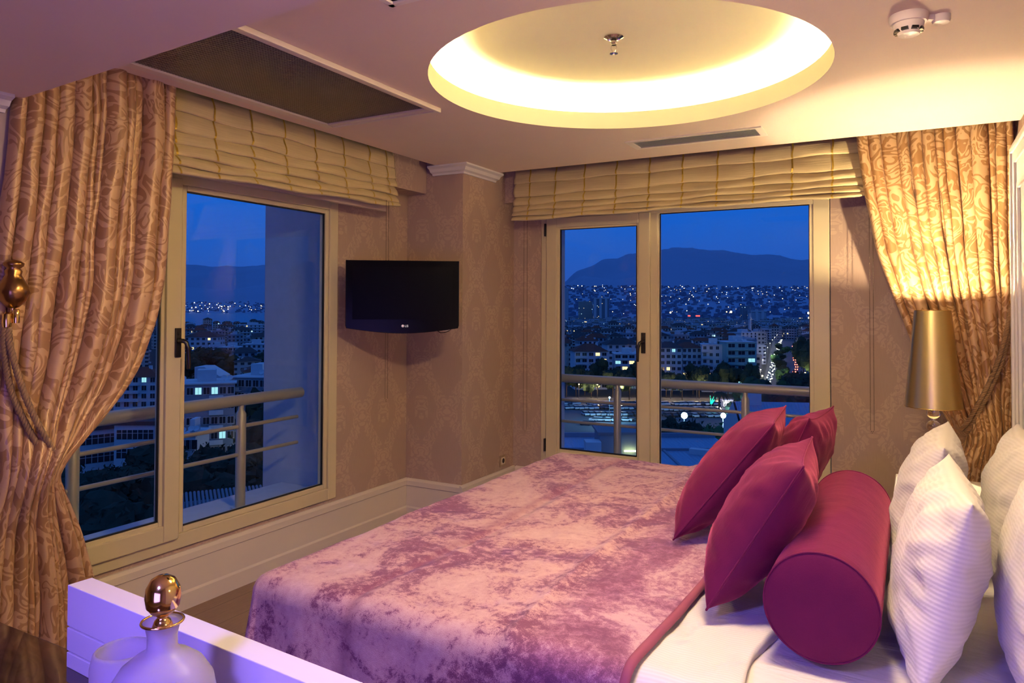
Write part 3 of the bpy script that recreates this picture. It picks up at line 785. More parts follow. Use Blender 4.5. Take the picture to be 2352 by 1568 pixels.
mb = MB(); mb.box(-0.06, 0.04, -0.06, 0.06, 0.06, 0.06); mb.tube([(0, 0.06, 0), (0.04, 0.30, 0)], 0.018, 10); mb.tube([(0.04, 0.30, 0), (-0.03, 0.60, 0)], 0.018, 10)
mb.build('wall_arm', 'black_plastic', tv)

# socket
so = empty('power_socket', (CX, 5.0, 0.37), 0, 'small bronze-framed power socket low on the column beside the bed', 'socket')
f = MB(); f.box(0, -0.043, -0.043, 0.008, 0.043, 0.043); f.build('plate', 'socket_metal', so, bevel=0.003)
f = MB(); f.box(0.006, -0.028, -0.028, 0.011, 0.028, 0.028); f.build('insert', 'socket_cream', so, bevel=0.002)
f = MB(); f.lathe([(0.0, 0.0), (0.019, 0.0), (0.019, 0.002), (0.0, 0.002)], 24); f.xf(Matrix.Translation((0.010, 0, 0)) @ Matrix.Rotation(pi/2, 4, 'Y')); f.build('outlet', 'black_plastic', so)

# ================================================================== BEDROOM FURNITURE
BX, BN, BF, BZ = -1.93, 1.66, 4.06, 0.70       # foot, near edge, far edge, top of the bed
bed = empty('bed', (-0.75, 2.86, 0), 0, 'wide hotel bed with white mattress under the velvet spread', 'bed')
ox, oy = 0.75, -2.86
mb = MB().box(-1.84+ox, 1.76+oy, 0.06, 0.36+ox, 3.96+oy, 0.32); mb.build('base', 'white_lacquer', bed, bevel=0.02)
mb = MB().box(-1.86+ox, 1.73+oy, 0.32, 0.36+ox, 3.99+oy, 0.640); o = mb.build('mattress', 'plain_cotton', bed, bevel=0.05)
o.modifiers['bevel'].segments = 5
for x in (-1.7, 0.25):
    for y in (1.9, 3.8): MB().box(x-0.03+ox, y-0.03+oy, 0, x+0.03+ox, y+0.03+oy, 0.07).build('leg', 'dark_veneer', bed)
# headboard: a tall lacquered panel with a stepped frame
HX, HY0, HY1, HZ = 0.445, 0.30, 4.36, 2.385
hb = MB(); hb.box(HX+ox, HY0+oy, 0, XR-0.003+ox, HY1+oy, HZ); hbr = empty('headboard', (HX, 2.3, 0), 0, 'tall white panelled headboard wall unit at the right edge', 'headboard'); ox, oy = -HX, -2.3; hb = MB(); hb.box(HX+ox, HY0+oy, 0, XR-0.003+ox, HY1+oy, HZ); hbo = hb.build('panel', 'white_lacquer', hbr, bevel=0.006)
f = MB()
def fr(yo, zo, d, w_):
    f.box(HX-d+ox, HY0+yo+oy, 0.02, HX+ox, HY0+yo+w_+oy, HZ-zo); f.box(HX-d+ox, HY1-yo-w_+oy, 0.02, HX+ox, HY1-yo+oy, HZ-zo)
    f.box(HX-d+ox, HY0+yo+w_+oy, HZ-zo-w_, HX+ox, HY1-yo-w_+oy, HZ-zo)
fr(0.0, 0.0, 0.022, 0.030); fr(0.030, 0.030, 0.012, 0.055); fr(0.20, 0.20, 0.014, 0.03)
f.build('moulding', 'white_lacquer', hbr, bevel=0.004)

def drape(name, a0, a1, b0, b1, fx, fn, ff, z0, R, fall, matn, parent=None, seed=0, label=None, cat=None, group=None, xtrail=None, na=150, nb=150, thick=0.006, wr=0.006, flare=0.10, fold=1.0, foot=True, farside=True, extra=None):
    """cloth lying on the bed: (a, b) cloth coordinates equal x, y on the top and hang down past the edges"""
    mb = MB(); uv = []
    ob_org = Vector(((fx+a1)/2, (fn+ff)/2, z0))
    for j in range(nb):
        for i in range(na):
            a_ = a0+(a1-a0)*i/(na-1); b_ = b0+(b1-b0)*j/(nb-1)
            uv.append((a_, b_))
            aa = a_
            if xtrail: aa = a_+xtrail(b_)*max(0, (a_-a0)/(a1-a0))**6
            dx = max(0, fx+R-a_) if foot else 0; dn = max(0, fn+R-b_); df = max(0, b_-(ff-R))
            dy = dn if dn > 0 else df; sg = -1 if dn > 0 else 1
            r_ = math.hypot(dx, dy)
            px_, py_ = max(aa, fx+R) if foot else aa, min(max(b_, fn+R), ff-R)
            z = z0+wr*fbm(a_*2.3, b_*2.3, seed)+wr*0.5*fbm(a_*7, b_*7, seed+3)
            if extra: z += extra(a_, b_)
            if r_ > 0:
                ux, uy = -dx/r_, sg*dy/r_
                if r_ < R*pi/2: o1 = R*sin(r_/R); g1 = R*(1-cos(r_/R))
                else: q = min(r_-R*pi/2, fall); o1 = R+flare*q; g1 = R+q
                cc = a_*uy*sg if abs(uy) > abs(ux) else b_
                th = math.atan2(dy, dx+1e-9)
                wvv = fold*(0.028*sin(a_*11+seed)+0.018*sin(a_*23+1+seed)) if dy > dx else fold*(0.028*sin(b_*10+2)+0.012*sin(b_*21))
                if dx > 0.02 and dy > 0.02: wvv = 0.03*sin(th*6)
                o1 += wvv*min(1, g1/0.5)**1.3+ (0.012*fbm(a_*4, b_*4, seed+9))*min(1, g1*4)
                px_ += ux*o1; py_ += uy*o1; z -= g1
            mb.v.append((px_-ob_org.x, py_-ob_org.y, z-ob_org.z))
    for j in range(nb-1):
        for i in range(na-1): mb.face((j*na+i, j*na+i+1, (j+1)*na+i+1, (j+1)*na+i))
    mb.uv = uv
    o = mb.build(name, matn, parent, smooth='all', loc=ob_org if parent is None else None, fix=False)
    sd = o.modifiers.new('thick', 'SOLIDIFY'); sd.thickness = thick; sd.offset = -1
    if label: tag(o, label, cat, group)
    return o
# white striped duvet folded under the bedspread
dv = lambda a_, b_: 0.012*fbm(a_*5, b_*3, 8)
drape('duvet', -1.86, -0.33, BN+0.02-0.40, BF+0.30, -1.88, BN+0.03, BF-0.03, 0.684, 0.07, 0.30, 'striped_cotton', seed=4, label='white striped duvet folded back between the velvet bedspread and the bolster', cat='duvet', thick=0.035, wr=0.010, flare=0.02, fold=0.4, foot=False, extra=dv, na=160, xtrail=lambda b_: 0.05*fbm(b_*1.7, 4.4, 2))
# crushed velvet bedspread
def crease(a_, b_):
    xr = -0.93-0.06*(b_-1.7)+0.03*sin(b_*2.2)
    return 0.012*math.exp(-((a_-xr)/0.022)**2)-0.004*(1 if a_ < xr else 0)-0.008*math.exp(-((a_+1.47-0.02*sin(b_*3))/0.02)**2)
bs = drape('bedspread', BX-0.72, -0.61, BN-0.70, BF+0.45, BX, BN, BF, BZ+0.012, 0.075, 0.58, 'crushed_velvet', seed=1, label='mauve crushed velvet bedspread spread over the bed', cat='bedspread', na=210, nb=210, wr=0.007, flare=0.11, extra=crease, xtrail=lambda b_: 0.03*sin((b_-1.6)*1.6))
# stitched hem along the trailing edge
mb = MB(); me = bs.data; na = 210
rows = [[Vector(me.vertices[j*na+i].co) for i in (na-1, na-3, na-6)] for j in range(0, 210)]
for r_ in rows:
    o0, _, o2 = r_
    up = Vector((0, 0, 0.006))
    e_ = (o0-o2).normalized() if (o0-o2).length > 1e-6 else Vector((1, 0, 0))
    w_ = 0.020
    mb.v += [tuple(o0-e_*w_+up*0.35), tuple(o0-e_*w_*0.8+up*1.3), tuple(o0-e_*w_*0.3+up*1.5), tuple(o0+e_*0.004+up*0.6), tuple(o0+e_*0.004-up*1.2)]
for j in range(len(rows)-1):
    for i in range(4): mb.face((j*5+i, j*5+i+1, (j+1)*5+i+1, (j+1)*5+i))
mb.build('hem', 'velvet_trim', bs, smooth='all', fix=False)
# rumpled sheet on the mattress
drape('sheet', -0.45, 0.34, BN+0.06-0.28, BF+0.2, -1.9, BN+0.05, BF-0.05, 0.652, 0.05, 0.22, 'plain_cotton', seed=12, label='smooth white bed sheet under the bolster and pillows', cat='sheet', wr=0.006, flare=0.0, fold=0.2, foot=False, na=60, nb=130, thick=0.004)

def pillow(name, w_, h_, t_, matn, loc, rot, label, cat, group, seed=0, piping=None, n_=44, pinch=0.06, sag=0.0, wr=0.006, bulge=None):
    """cushion: local x = width, z = height, y = thickness"""
    mb = MB(); uv = []
    def P(u, v, sd_):
        ex = 1-pinch*(1-v*v)*abs(u)**1.5; ez = 1-pinch*(1-u*u)*abs(v)**1.5
        x = u*w_/2*ex; z = v*h_/2*ez
        prof = max(0.0, (1-abs(u)**2.6))**0.55*max(0.0, (1-abs(v)**2.6))**0.55
        th = (t_/2 if not bulge else (bulge[0] if sd_ > 0 else bulge[1]))*prof
        # gathered wrinkles running into the corners and edges
        edge = max(abs(u), abs(v)); ang = math.atan2(v, u)
        wk = wr*(1.0*sin(ang*19+seed+2*fbm(u*2, v*2, seed))*(edge**3)*(1-edge**10)+1.1*fbm(u*2.2+seed, v*2.2, sd_*3+seed))
        y = sd_*(th+wk*min(1, prof*2.2))
        if sag: y += sag*(v*v-0.3)*0.5
        z -= sag*0.0
        return x, y, z
    for sd_ in (-1, 1):
        b = len(mb.v)
        for j in range(n_):
            for i in range(n_):
                u = sin((i/(n_-1)*2-1)*pi/2*0.999); v = sin((j/(n_-1)*2-1)*pi/2*0.999)
                mb.v.append(P(u, v, sd_)); uv.append((u*w_/2, v*h_/2+0.3))
        for j in range(n_-1):
            for i in range(n_-1):
                q = (b+j*n_+i, b+j*n_+i+1, b+(j+1)*n_+i+1, b+(j+1)*n_+i)
                mb.face(q if sd_ < 0 else q[::-1])
    mb.uv = uv
    me = mb.mesh(name, matn, 'all')
    import bmesh
    bm = bmesh.new(); bm.from_mesh(me); bmesh.ops.remove_doubles(bm, verts=bm.verts, dist=0.0004); bm.to_mesh(me); bm.free()
    o = bpy.data.objects.new(name, me); C.objects.link(o); o.location = loc; o.rotation_mode = 'XYZ'
    rx, ry, rz = rot
    o.rotation_euler = (Matrix.Rotation(rz, 4, 'Z') @ Matrix.Rotation(ry, 4, 'X') @ Matrix.Rotation(rx, 4, 'Y')).to_euler()
    tag(o, label, cat, group)
    if piping:
        pts = []
        for k_ in range(4):
            for q in range(24):
                t2 = sin((q/24*2-1)*pi/2)
                u, v = ((t2, -1), (1, t2), (-t2, 1), (-1, -t2))[k_]
                a_ = P(u, v, 1); pts.append((a_[0], 0 if not sag else a_[1], a_[2]))
        pts.append(pts[0])
        MB().tube(pts, 0.0032, 6, caps=False).build('piping', piping, o, smooth='all', fix=False)
    return o
# local x of a pillow runs along the world y axis (rz = 90 deg), it leans back towards the headboard
def lean(deg): return -math.radians(deg)
CG = 'magenta cushions on the bed'
# (centre) = bottom edge + half height along the lean
def place(name, w_, h_, t_, matn, xb, yc, zb, ldeg, yaw, label, cat, group, **kw):
    L = math.radians(ldeg); yw = math.radians(yaw)
    c = Vector((xb, yc, zb))+Vector((cos(yw)*sin(L), sin(yw)*sin(L), cos(L)))*(h_/2)
    roll = math.radians(kw.pop('roll', 0))
    return pillow(name, w_, h_, t_, matn, c, (roll, L, pi/2+yw), label, cat, group, **kw)
place('cushion', 0.50, 0.50, 0.19, 'magenta_velvet', -0.535, 2.32, 0.728, 31, 4, 'dark magenta velvet cushion nearest the camera, leaning on the bolster', 'cushion', CG, seed=2, bulge=(0.115, 0.105), piping='magenta_velvet', wr=0.008, pinch=0.09)
place('cushion', 0.50, 0.57, 0.19, 'magenta_velvet', -0.79, 2.86, 0.735, 38, 4, 'dark magenta velvet cushion farthest left, lying back on the bedspread', 'cushion', CG, seed=5, bulge=(0.11, 0.09), piping='magenta_velvet', wr=0.008, pinch=0.09)
place('cushion', 0.46, 0.47, 0.20, 'magenta_velvet', -0.53, 3.34, 0.715, 24, -6, 'crimson velvet cushion at the back between the left cushion and the bolster', 'cushion', CG, seed=9, piping='magenta_velvet', wr=0.010, pinch=0.09)
# bolster
bo = empty('bolster', (-0.212, 2.0, 0.822), 0, 'long round magenta velvet bolster lying across the bed', 'bolster')
RB = 0.139; mb = MB(); uv = []
def bol(i, j):
    th = 2*pi*i/72; t_ = j/60
    rr = RB*(1+0.012*fbm(3*cos(th), 3*sin(th), t_*3)+0.006*fbm(2*cos(th), 2*sin(th), t_*24))
    if j in (0, 60): rr = RB*0.985
    return (rr*cos(th), 0.0+1.07*t_, rr*sin(th))
mb.grid(72, 61, bol, True); mb.build('cover', 'magenta_velvet', bo, smooth='all')
for y_, sg in ((0.0, -1), (1.07, 1)):
    mb = MB(); mb.lathe([(RB*0.985, 0), (RB*0.9, 0.006), (RB*0.5, 0.010), (0.0005, 0.011)], 64); mb.xf(Matrix.Translation((0, y_, 0)) @ Matrix.Rotation(pi/2*(1 if sg < 0 else -1), 4, 'X'))
    mb.build('end_panel', 'magenta_velvet', bo, smooth='all')
    mb = MB(); mb.tube([(RB*0.99*cos(2*pi*i/64), y_, RB*0.99*sin(2*pi*i/64)) for i in range(65)], 0.0028, 6, caps=False); mb.build('piping', 'magenta_velvet', bo, smooth='all')
PG = 'white pillows against the headboard'
place('pillow', 0.66, 0.49, 0.20, 'striped_cotton', -0.005, 2.30, 0.655, 13, 2, 'white striped pillow right behind the near end of the bolster', 'pillow', PG, seed=21, wr=0.012, pinch=0.05)
place('pillow', 0.66, 0.50, 0.21, 'striped_cotton', -0.02, 3.02, 0.655, 14, -3, 'white striped pillow standing in front of the bedside lamp', 'pillow', PG, seed=25, wr=0.012, pinch=0.05)
place('pillow', 0.66, 0.50, 0.19, 'striped_cotton', 0.26, 3.05, 0.655, 10, 0, 'white striped pillow at the back under the gold curtain', 'pillow', PG, seed=31, wr=0.012, pinch=0.05)
place('pillow', 0.66, 0.52, 0.20, 'striped_cotton', 0.25, 2.22, 0.655, 9, 0, 'white striped pillow cut off by the right edge of the view', 'pillow', PG, seed=37, wr=0.012, pinch=0.05)

# ------------------------------------------------------------------ nightstand and lamp
def nightstand(loc, label):
    t_ = empty('nightstand', loc, 0, label, 'nightstand')
    MB().box(-0.26, -0.25, 0.60, 0.26, 0.25, 0.635).build('top', 'white_lacquer', t_, bevel=0.005)
    MB().box(-0.24, -0.235, 0.12, 0.25, 0.235, 0.60).build('body', 'white_lacquer', t_, bevel=0.004)
    for z in (0.14, 0.37):
        d = MB().box(-0.255, -0.22, z, -0.24, 0.22, z+0.21).build('drawer', 'white_lacquer', t_, bevel=0.004)
        MB().sphere((-0.27, 0, z+0.11), 0.014, 14, 8).build('knob', 'gold_metal', d, smooth='all')
    for x in (-0.21, 0.21):
        for y in (-0.2, 0.2): MB().box(x-0.02, y-0.02, 0, x+0.02, y+0.02, 0.12).build('leg', 'white_lacquer', t_)
    return t_
nightstand((0.165, 4.48, 0), 'white lacquered nightstand beside the far side of the bed')
def lamp(loc, label):
    t_ = empty('table_lamp', loc, 0, label, 'lamp')
    mb = MB(); mb.lathe([(0.0, 0), (0.075, 0), (0.075, 0.012), (0.03, 0.022), (0.0, 0.022)], 40); mb.build('base', 'chrome', t_, smooth=True)
    zz = 0.022
    for k_, rb in enumerate((0.048, 0.044, 0.042, 0.037, 0.033)):
        MB().sphere((0, 0, zz+rb*0.9), rb, 32, 20, sc=(1, 1, 0.9)).build('crystal_ball', 'crystal', t_, smooth='all')
        zz += rb*1.8
        MB().lathe([(0.0, zz-0.002), (0.014, zz-0.002), (0.016, zz+0.004), (0.014, zz+0.010), (0.0, zz+0.010)], 20).build('collar', 'chrome', t_, smooth=True); zz += 0.008
    MB().tube([(0, 0, zz), (0, 0, 0.74)], 0.007, 10).build('stem', 'chrome', t_, smooth=True)
    z0, z1 = 0.425, 0.940
    mb = MB(); mb.lathe([(0.138, z0), (0.0875, z1)], 72); so_ = mb.build('lamp_shade', 'brushed_gold', t_, smooth=True, fix=False)
    mb = MB(); mb.lathe([(0.1365, z0+0.001), (0.086, z1-0.001)], 72); mb.build('lining', 'shade_lining', so_, smooth=True, fix=False)
    for z_, r_ in ((z0, 0.1375), (z1, 0.087)):
        MB().tube([(r_*cos(2*pi*i/60), r_*sin(2*pi*i/60), z_) for i in range(61)], 0.0022, 6, caps=False).build('rim', 'gold_metal', so_, smooth='all')
    mb = MB()
    for i in range(3): mb.tube([(0, 0, 0.72), (0.103*cos(2*pi*i/3), 0.103*sin(2*pi*i/3), 0.74)], 0.0018, 5)
    mb.build('spider', 'chrome', so_)
    MB().lathe([(0.0, 0.76), (0.012, 0.76), (0.018, 0.79), (0.017, 0.81), (0.0, 0.825)], 20).build('bulb', 'bulb_glow', t_, smooth=True)
    return t_
lamp((0.09, 4.48, 0.635), 'bedside lamp with conical brushed gold shade on stacked crystal balls')
point('bedside_bulb_light', (0.09, 4.48, 0.635+0.918), 55, (1.0, 0.76, 0.42), 0.010)
point('bedside_bulb_glow', (0.09, 4.48, 0.635+0.83), 70, (1.0, 0.76, 0.42), 0.008)
# twin lamp on the near side of the bed, just outside the view
point('near_bedside_bulb_light', (0.22, 0.95, 1.52), 9, (1.0, 0.70, 0.40), 0.02)

# ------------------------------------------------------------------ desk in the foreground
dk = empty('desk', (-1.6, 0.66, 0), 0, 'dark glossy wooden desk at the lower left carrying the white shelf', 'desk')
MB().box(-1.2, -0.30, 0.715, 0.86, 0.366, 0.75).build('desk_top', 'dark_veneer', dk, bevel=0.003)
MB().box(-1.16, -0.25, 0.60, 0.82, 0.34, 0.715).build('apron', 'dark_veneer', dk, bevel=0.003)
for x in (-1.12, 0.78):
    for y in (-0.22, 0.30): MB().box(x-0.03, y-0.03, 0, x+0.03, y+0.03, 0.60).build('leg', 'dark_veneer', dk)
sh = empty('desk_shelf', (-1.1, 0.962, 0.75), -0.064, 'low white lacquered shelf box with two grooves on the back of the desk', 'shelf')
mb = MB(); 
x0_, x1_ = -0.612, 0.36
for (za, zb, ins) in ((0.0, 0.034, 0.0), (0.034, 0.038, 0.006), (0.038, 0.090, 0.0), (0.090, 0.094, 0.006), (0.094, 0.187, 0.0)):
    mb.box(x0_+ins*0.7, -0.027+ins*0.7, za, x1_, 0.028-ins*0.7, zb)
mb.build('shelf_body', 'white_lacquer', sh, bevel=0.0015)

# frosted decanter
dc = empty('decanter', (-1.092, 0.777, 0.75), 0, 'frosted glass decanter with gilt rim and mirror gold egg stopper on the desk', 'decanter')
body = [(0.0, 0.0), (0.060, 0.0), (0.070, 0.01), (0.084, 0.07), (0.088, 0.13), (0.087, 0.175), (0.080, 0.210), (0.064, 0.236), (0.044, 0.252), (0.028, 0.260), (0.0235, 0.268), (0.023, 0.285), (0.026, 0.300), (0.0315, 0.309)]
inner = [(r_-0.0035, z_) for r_, z_ in body[::-1] if r_ > 0.02]
MB().lathe(body+[(0.031, 0.3105)]+inner[1:]+[(0.0, 0.006)], 64).build('body', 'frosted_glass', dc, smooth='all', fix=True)
MB().tube([(0.0322*cos(2*pi*i/64), 0.0322*sin(2*pi*i/64), 0.3095) for i in range(65)], 0.0022, 8, caps=False).build('gilt_rim', 'gold_metal', dc, smooth='all')
MB().lathe([(0.0, 0.285), (0.010, 0.287), (0.0155, 0.294), (0.016, 0.302), (0.0125, 0.311), (0.0085, 0.315), (0.0095, 0.319), (0.017, 0.323), (0.0255, 0.334), (0.0280, 0.350), (0.0265, 0.364), (0.019, 0.378), (0.009, 0.384), (0.0, 0.385)], 48).build('stopper', 'gold_metal', dc, smooth='all')
standin = empty('glass_standin', (-1.245, 0.81, 0.75), 0, 'squat frosted glass jar for refraction at the left of the decanter', 'standin')
MB().lathe([(0.0, 0), (0.052, 0), (0.054, 0.01), (0.055, 0.19), (0.050, 0.212), (0.046, 0.216), (0.044, 0.212), (0.049, 0.19), (0.049, 0.012), (0.0, 0.008)], 56).build('body', 'frosted_glass', standin, smooth='all')  # added glass form in place of the decanter's refracted outline

#OUTSIDE
# ================================================================== OUTSIDE THE WINDOWS
FH = Vector((sin(YAW), cos(YAW), 0)); RH = Vector((cos(YAW), -sin(YAW), 0)); GZ = -36.0
def G(px, dep, z=GZ):
    """world point: dep metres ahead, in the direction of image column px"""
    p = FH*dep+RH*((px-1176)/FPX*dep); return Vector((p.x, p.y, z))
def ydep(y, z=GZ): return (1.58-z)*FPX/(y-706.8)
def ztop(y, dep): return 1.58-(y-706.8)*dep/FPX
# materials
def conc(name, c, sc=1.2, r=0.85):
    mt = mat(name, c, r, spec=0.25); s = N(mt); n_ = s.noise(s.coord(), sc, 5, .65)
    s.col(s.mix(n_, tuple(q*0.78 for q in c), c)); return mt
conc('facade_white', (0.62, 0.60, 0.62)); conc('facade_cream', (0.60, 0.52, 0.42)); conc('facade_grey', (0.24, 0.27, 0.33)); conc('facade_green', (0.28, 0.44, 0.42))
conc('roof_tile', (0.16, 0.05, 0.035)); conc('roof_dark', (0.055, 0.05, 0.055)); conc('roof_flat', (0.22, 0.22, 0.25)); conc('asphalt', (0.10, 0.11, 0.13), 0.05)
conc('concrete', (0.50, 0.52, 0.58), 14); conc('earth', (0.030, 0.038, 0.040), 0.02); conc('hill_haze_blue', (0.24, 0.33, 0.46), 0.0015)  # hill colour has blue distance haze mixed in
mat('leaf_dark', (0.022, 0.040, 0.028), 0.9, spec=0.1); mat('leaf_green', (0.05, 0.12, 0.05), 0.9, spec=0.1); mat('bark', (0.05, 0.035, 0.025), 0.9)
mat('glass_dark', (0.02, 0.025, 0.035), 0.15); mat('glow_warm', (0, 0, 0), 0.6, emit=(1.0, 0.72, 0.30), estr=1.6); mat('glow_cool', (0, 0, 0), 0.6, emit=(0.45, 0.95, 1.0), estr=0.75)
mat('lamp_white', (0, 0, 0), 0.6, emit=(1.0, 0.93, 0.75), estr=7); mat('lamp_amber', (0, 0, 0), 0.6, emit=(1.0, 0.72, 0.36), estr=4.5); mat('flood_cyan', (0, 0, 0), 0.6, emit=(0.55, 0.92, 1.0), estr=60)
mat('tail_red', (0, 0, 0), 0.6, emit=(1.0, 0.12, 0.06), estr=9); mat('sign_red', (0, 0, 0), 0.6, emit=(1.0, 0.06, 0.05), estr=3); mat('sign_green', (0, 0, 0), 0.6, emit=(0.0, 0.9, 0.5), estr=1.4)
mat('car_paint', (0.55, 0.57, 0.6), 0.3, coat=0.6); mat('car_dark', (0.03, 0.035, 0.05), 0.3, coat=0.6); mat('rail_paint', (0.52, 0.42, 0.30), 0.35, 0.3)
mt = mat('roof_sheet', (0.16, 0.24, 0.34), 0.5, 0.2); s = N(mt); v = s.sep(s.coord())
st = s.m('SINE', s.m('MULTIPLY', v[0], 14)); s.bump(st, 0.5, 0.05); n_ = s.noise(s.coord('Object', (6, 0.4, 1)), 1.0, 4)
s.col(s.mix(n_, (0.12, 0.22, 0.34), (0.22, 0.34, 0.46)))
mt = mat('sea_water', (0.006, 0.028, 0.09), 0.22, spec=0.5); s = N(mt); s.bump(s.noise(s.coord('Object', (0.02, 0.05, 1)), 3, 3), 0.25, 1.0)
def far_wall(name, c):
    mt = mat(name, c, 0.85, spec=0.2); s = N(mt); v = s.sep(s.coord()); oi = s.n('ShaderNodeObjectInfo')
    h = s.m('ADD', s.m('ADD', v[0], v[1]), s.m('MULTIPLY', oi.outputs['Random'], 40))
    cu, cz = s.m('MULTIPLY', h, 1/3.1), s.m('MULTIPLY', v[2], 1/3.0)
    win = s.m('MULTIPLY', s.m('GREATER_THAN', s.m('FRACT', cu), 0.48), s.m('MULTIPLY', s.m('GREATER_THAN', s.m('FRACT', cz), 0.35), s.m('LESS_THAN', s.m('FRACT', cz), 0.82)))
    wn = s.n('ShaderNodeTexWhiteNoise'); wn.noise_dimensions = '3D'
    s.l(s.comb(s.m('FLOOR', cu), s.m('FLOOR', cz), s.m('MULTIPLY', oi.outputs['Random'], 91)), wn.inputs[0])
    lit = s.m('MULTIPLY', win, s.m('GREATER_THAN', wn.outputs[0], 0.975))
    s.col(s.mix(win, c, (0.03, 0.035, 0.05)))
    s.l(s.mix(s.m('GREATER_THAN', wn.outputs[0], 0.985), (1.0, 0.75, 0.38), (0.6, 0.95, 1.0)), s.b.inputs['Emission Color'])
    s.l(s.m('MULTIPLY', lit, 1.1), s.b.inputs['Emission Strength'])
conc('house_haze', (0.17, 0.20, 0.29)); conc('house_haze_light', (0.25, 0.27, 0.34))  # house colours carry the distance haze, dark and low in contrast
far_wall('far_white', (0.58, 0.58, 0.62)); far_wall('far_cream', (0.48, 0.42, 0.36)); far_wall('far_grey', (0.28, 0.30, 0.34))

# ---- balconies and the building's own outer fin
pil = tag(MB().box(-4.15, 3.74, -3.0, -3.49, 4.6, 3.6).build('concrete_pillar', 'concrete', bevel=0.01), 'rough concrete pillar outside the right edge of the left window', 'pillar')
tag(MB().box(-3.95, 0.6, 0.24, -3.485, 3.738, 0.335).build('balcony_ledge', 'concrete', bevel=0.006), 'narrow concrete ledge outside the left window under the railing', 'ledge')
tag(MB().box(-3.1, 5.44, -0.02, 1.2, 6.1, 0.10).build('balcony_ledge', 'concrete', bevel=0.006), 'concrete balcony ledge outside the right window under the railing', 'ledge')
tag(MB().box(-2.98, 5.44, 0.0, -2.66, 5.75, 3.2).build('concrete_pillar', 'concrete', bevel=0.01), 'dark concrete reveal at the far left edge of the right window', 'pillar')
def railing(org, u, zt, zl, L, posts, label, base):
    """u = unit direction of the rail"""
    t_ = empty('balcony_railing', org, 0, label, 'railing'); u = Vector(u)
    mb = MB(); mb.tube([tuple(u*0), tuple(u*L)], 0.036, 24)
    for q in range(len(mb.v)): x, y, z = mb.v[q]; mb.v[q] = (x, y, z+zt)
    mb.build('top_rail', 'rail_paint', t_, smooth=True)
    for z in zl:
        MB().tube([tuple(u*0.02+Vector((0, 0, z))), tuple(u*(L-0.03)+Vector((0, 0, z)))], 0.0125, 12).build('rail', 'rail_paint', t_, smooth=True)
    for p in posts:
        mb = MB(); mb.lathe([(0.031, base), (0.031, zt-0.085), (0.024, zt-0.07), (0.018, zt-0.06), (0.018, zt-0.03)], 24, (u.x*p, u.y*p, 0)); mb.lathe([(0.0, base), (0.055, base), (0.055, base+0.008), (0.0, base+0.008)], 24, (u.x*p, u.y*p, 0))
        mb.build('post', 'rail_paint', t_, smooth=True)
    return t_
railing((-3.665, 0.6, 0), (0, 1, 0), 1.000, (0.838, 0.665), 3.03, (0.35, 1.50, 2.53), 'tubular metal railing outside the left window', 0.335)
railing((-3.05, 5.60, 0), (1, 0, 0), 0.985, (0.802, 0.622), 3.6, (0.93, 1.945, 2.96), 'tubular metal railing outside the right window', 0.10)

# ---- terrain
mb = MB(); S_ = 16000
mb.v = [(-S_, -200, GZ), (S_, -200, GZ), (S_, S_, GZ), (-S_, S_, GZ)]; mb.face((0, 1, 2, 3))
o = mb.build('ground', 'earth', fix=False); struct(o)
coast = [(-1400, 900), (100, 1080), (430, 1180), (540, 1230), (590, 1450), (672, 1750), (760, 2300), (860, 3300), (900, 4200)]
mb = MB(); near_ = [G(px, d, GZ+0.4) for px, d in coast]; far_ = [G(px, 4300+60*sin(px*0.02), GZ+0.4) for px, d in coast]
for a_ in near_+far_: mb.v.append(tuple(a_))
k_ = len(coast)
for i in range(k_-1): mb.face((i, i+1, k_+i+1, k_+i))
struct(mb.build('ground_bay', 'sea_water', fix=False))
def ridge(tab, px):
    for (p0, y0), (p1, y1) in zip(tab[:-1], tab[1:]):
        if p0 <= px <= p1: t_ = (px-p0)/(p1-p0); t_ = t_*t_*(3-2*t_)*0.5+t_*0.5; return y0+(y1-y0)*t_
    return tab[0][1] if px < tab[0][0] else tab[-1][1]
def mountain(name, tab, px0, px1, d0, d1, label, seed, rough=0.05):
    mb = MB(); nu, nv = 150, 26
    def P(i, j):
        px = px0+(px1-px0)*i/(nu-1); t_ = j/(nv-1); dep = d0+(d1-d0)*t_
        top = ztop(ridge(tab, px), d0+(d1-d0)*0.7)-GZ
        prf = sin(min(1, t_/0.7)*pi/2)**1.25 if t_ <= 0.7 else 1-((t_-0.7)/0.3)**2*0.5
        z = GZ-5+top*prf*(1+rough*fbm(px*0.02, t_*5, seed, 4)*(1-abs(t_-0.7)))
        return G(px, dep, z)
    mb.grid(nu, nv, P); return tag(mb.build(name, 'hill_haze_blue', smooth='all', fix=False), label, 'mountain')
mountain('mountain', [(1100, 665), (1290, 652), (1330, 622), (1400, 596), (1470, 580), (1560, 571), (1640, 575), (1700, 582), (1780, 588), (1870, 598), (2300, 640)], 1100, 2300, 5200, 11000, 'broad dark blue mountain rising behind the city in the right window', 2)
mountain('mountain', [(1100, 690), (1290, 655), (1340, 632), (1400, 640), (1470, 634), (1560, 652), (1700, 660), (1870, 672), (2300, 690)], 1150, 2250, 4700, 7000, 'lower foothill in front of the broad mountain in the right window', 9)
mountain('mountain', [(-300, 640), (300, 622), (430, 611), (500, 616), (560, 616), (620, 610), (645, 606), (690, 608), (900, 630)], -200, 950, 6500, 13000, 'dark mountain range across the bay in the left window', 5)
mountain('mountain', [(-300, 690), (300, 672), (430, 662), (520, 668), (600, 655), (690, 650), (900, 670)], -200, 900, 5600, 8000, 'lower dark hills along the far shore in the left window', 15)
def slope_z(dep, d0, d1, h): return GZ+max(0, min(1, (dep-d0)/(d1-d0)))*h
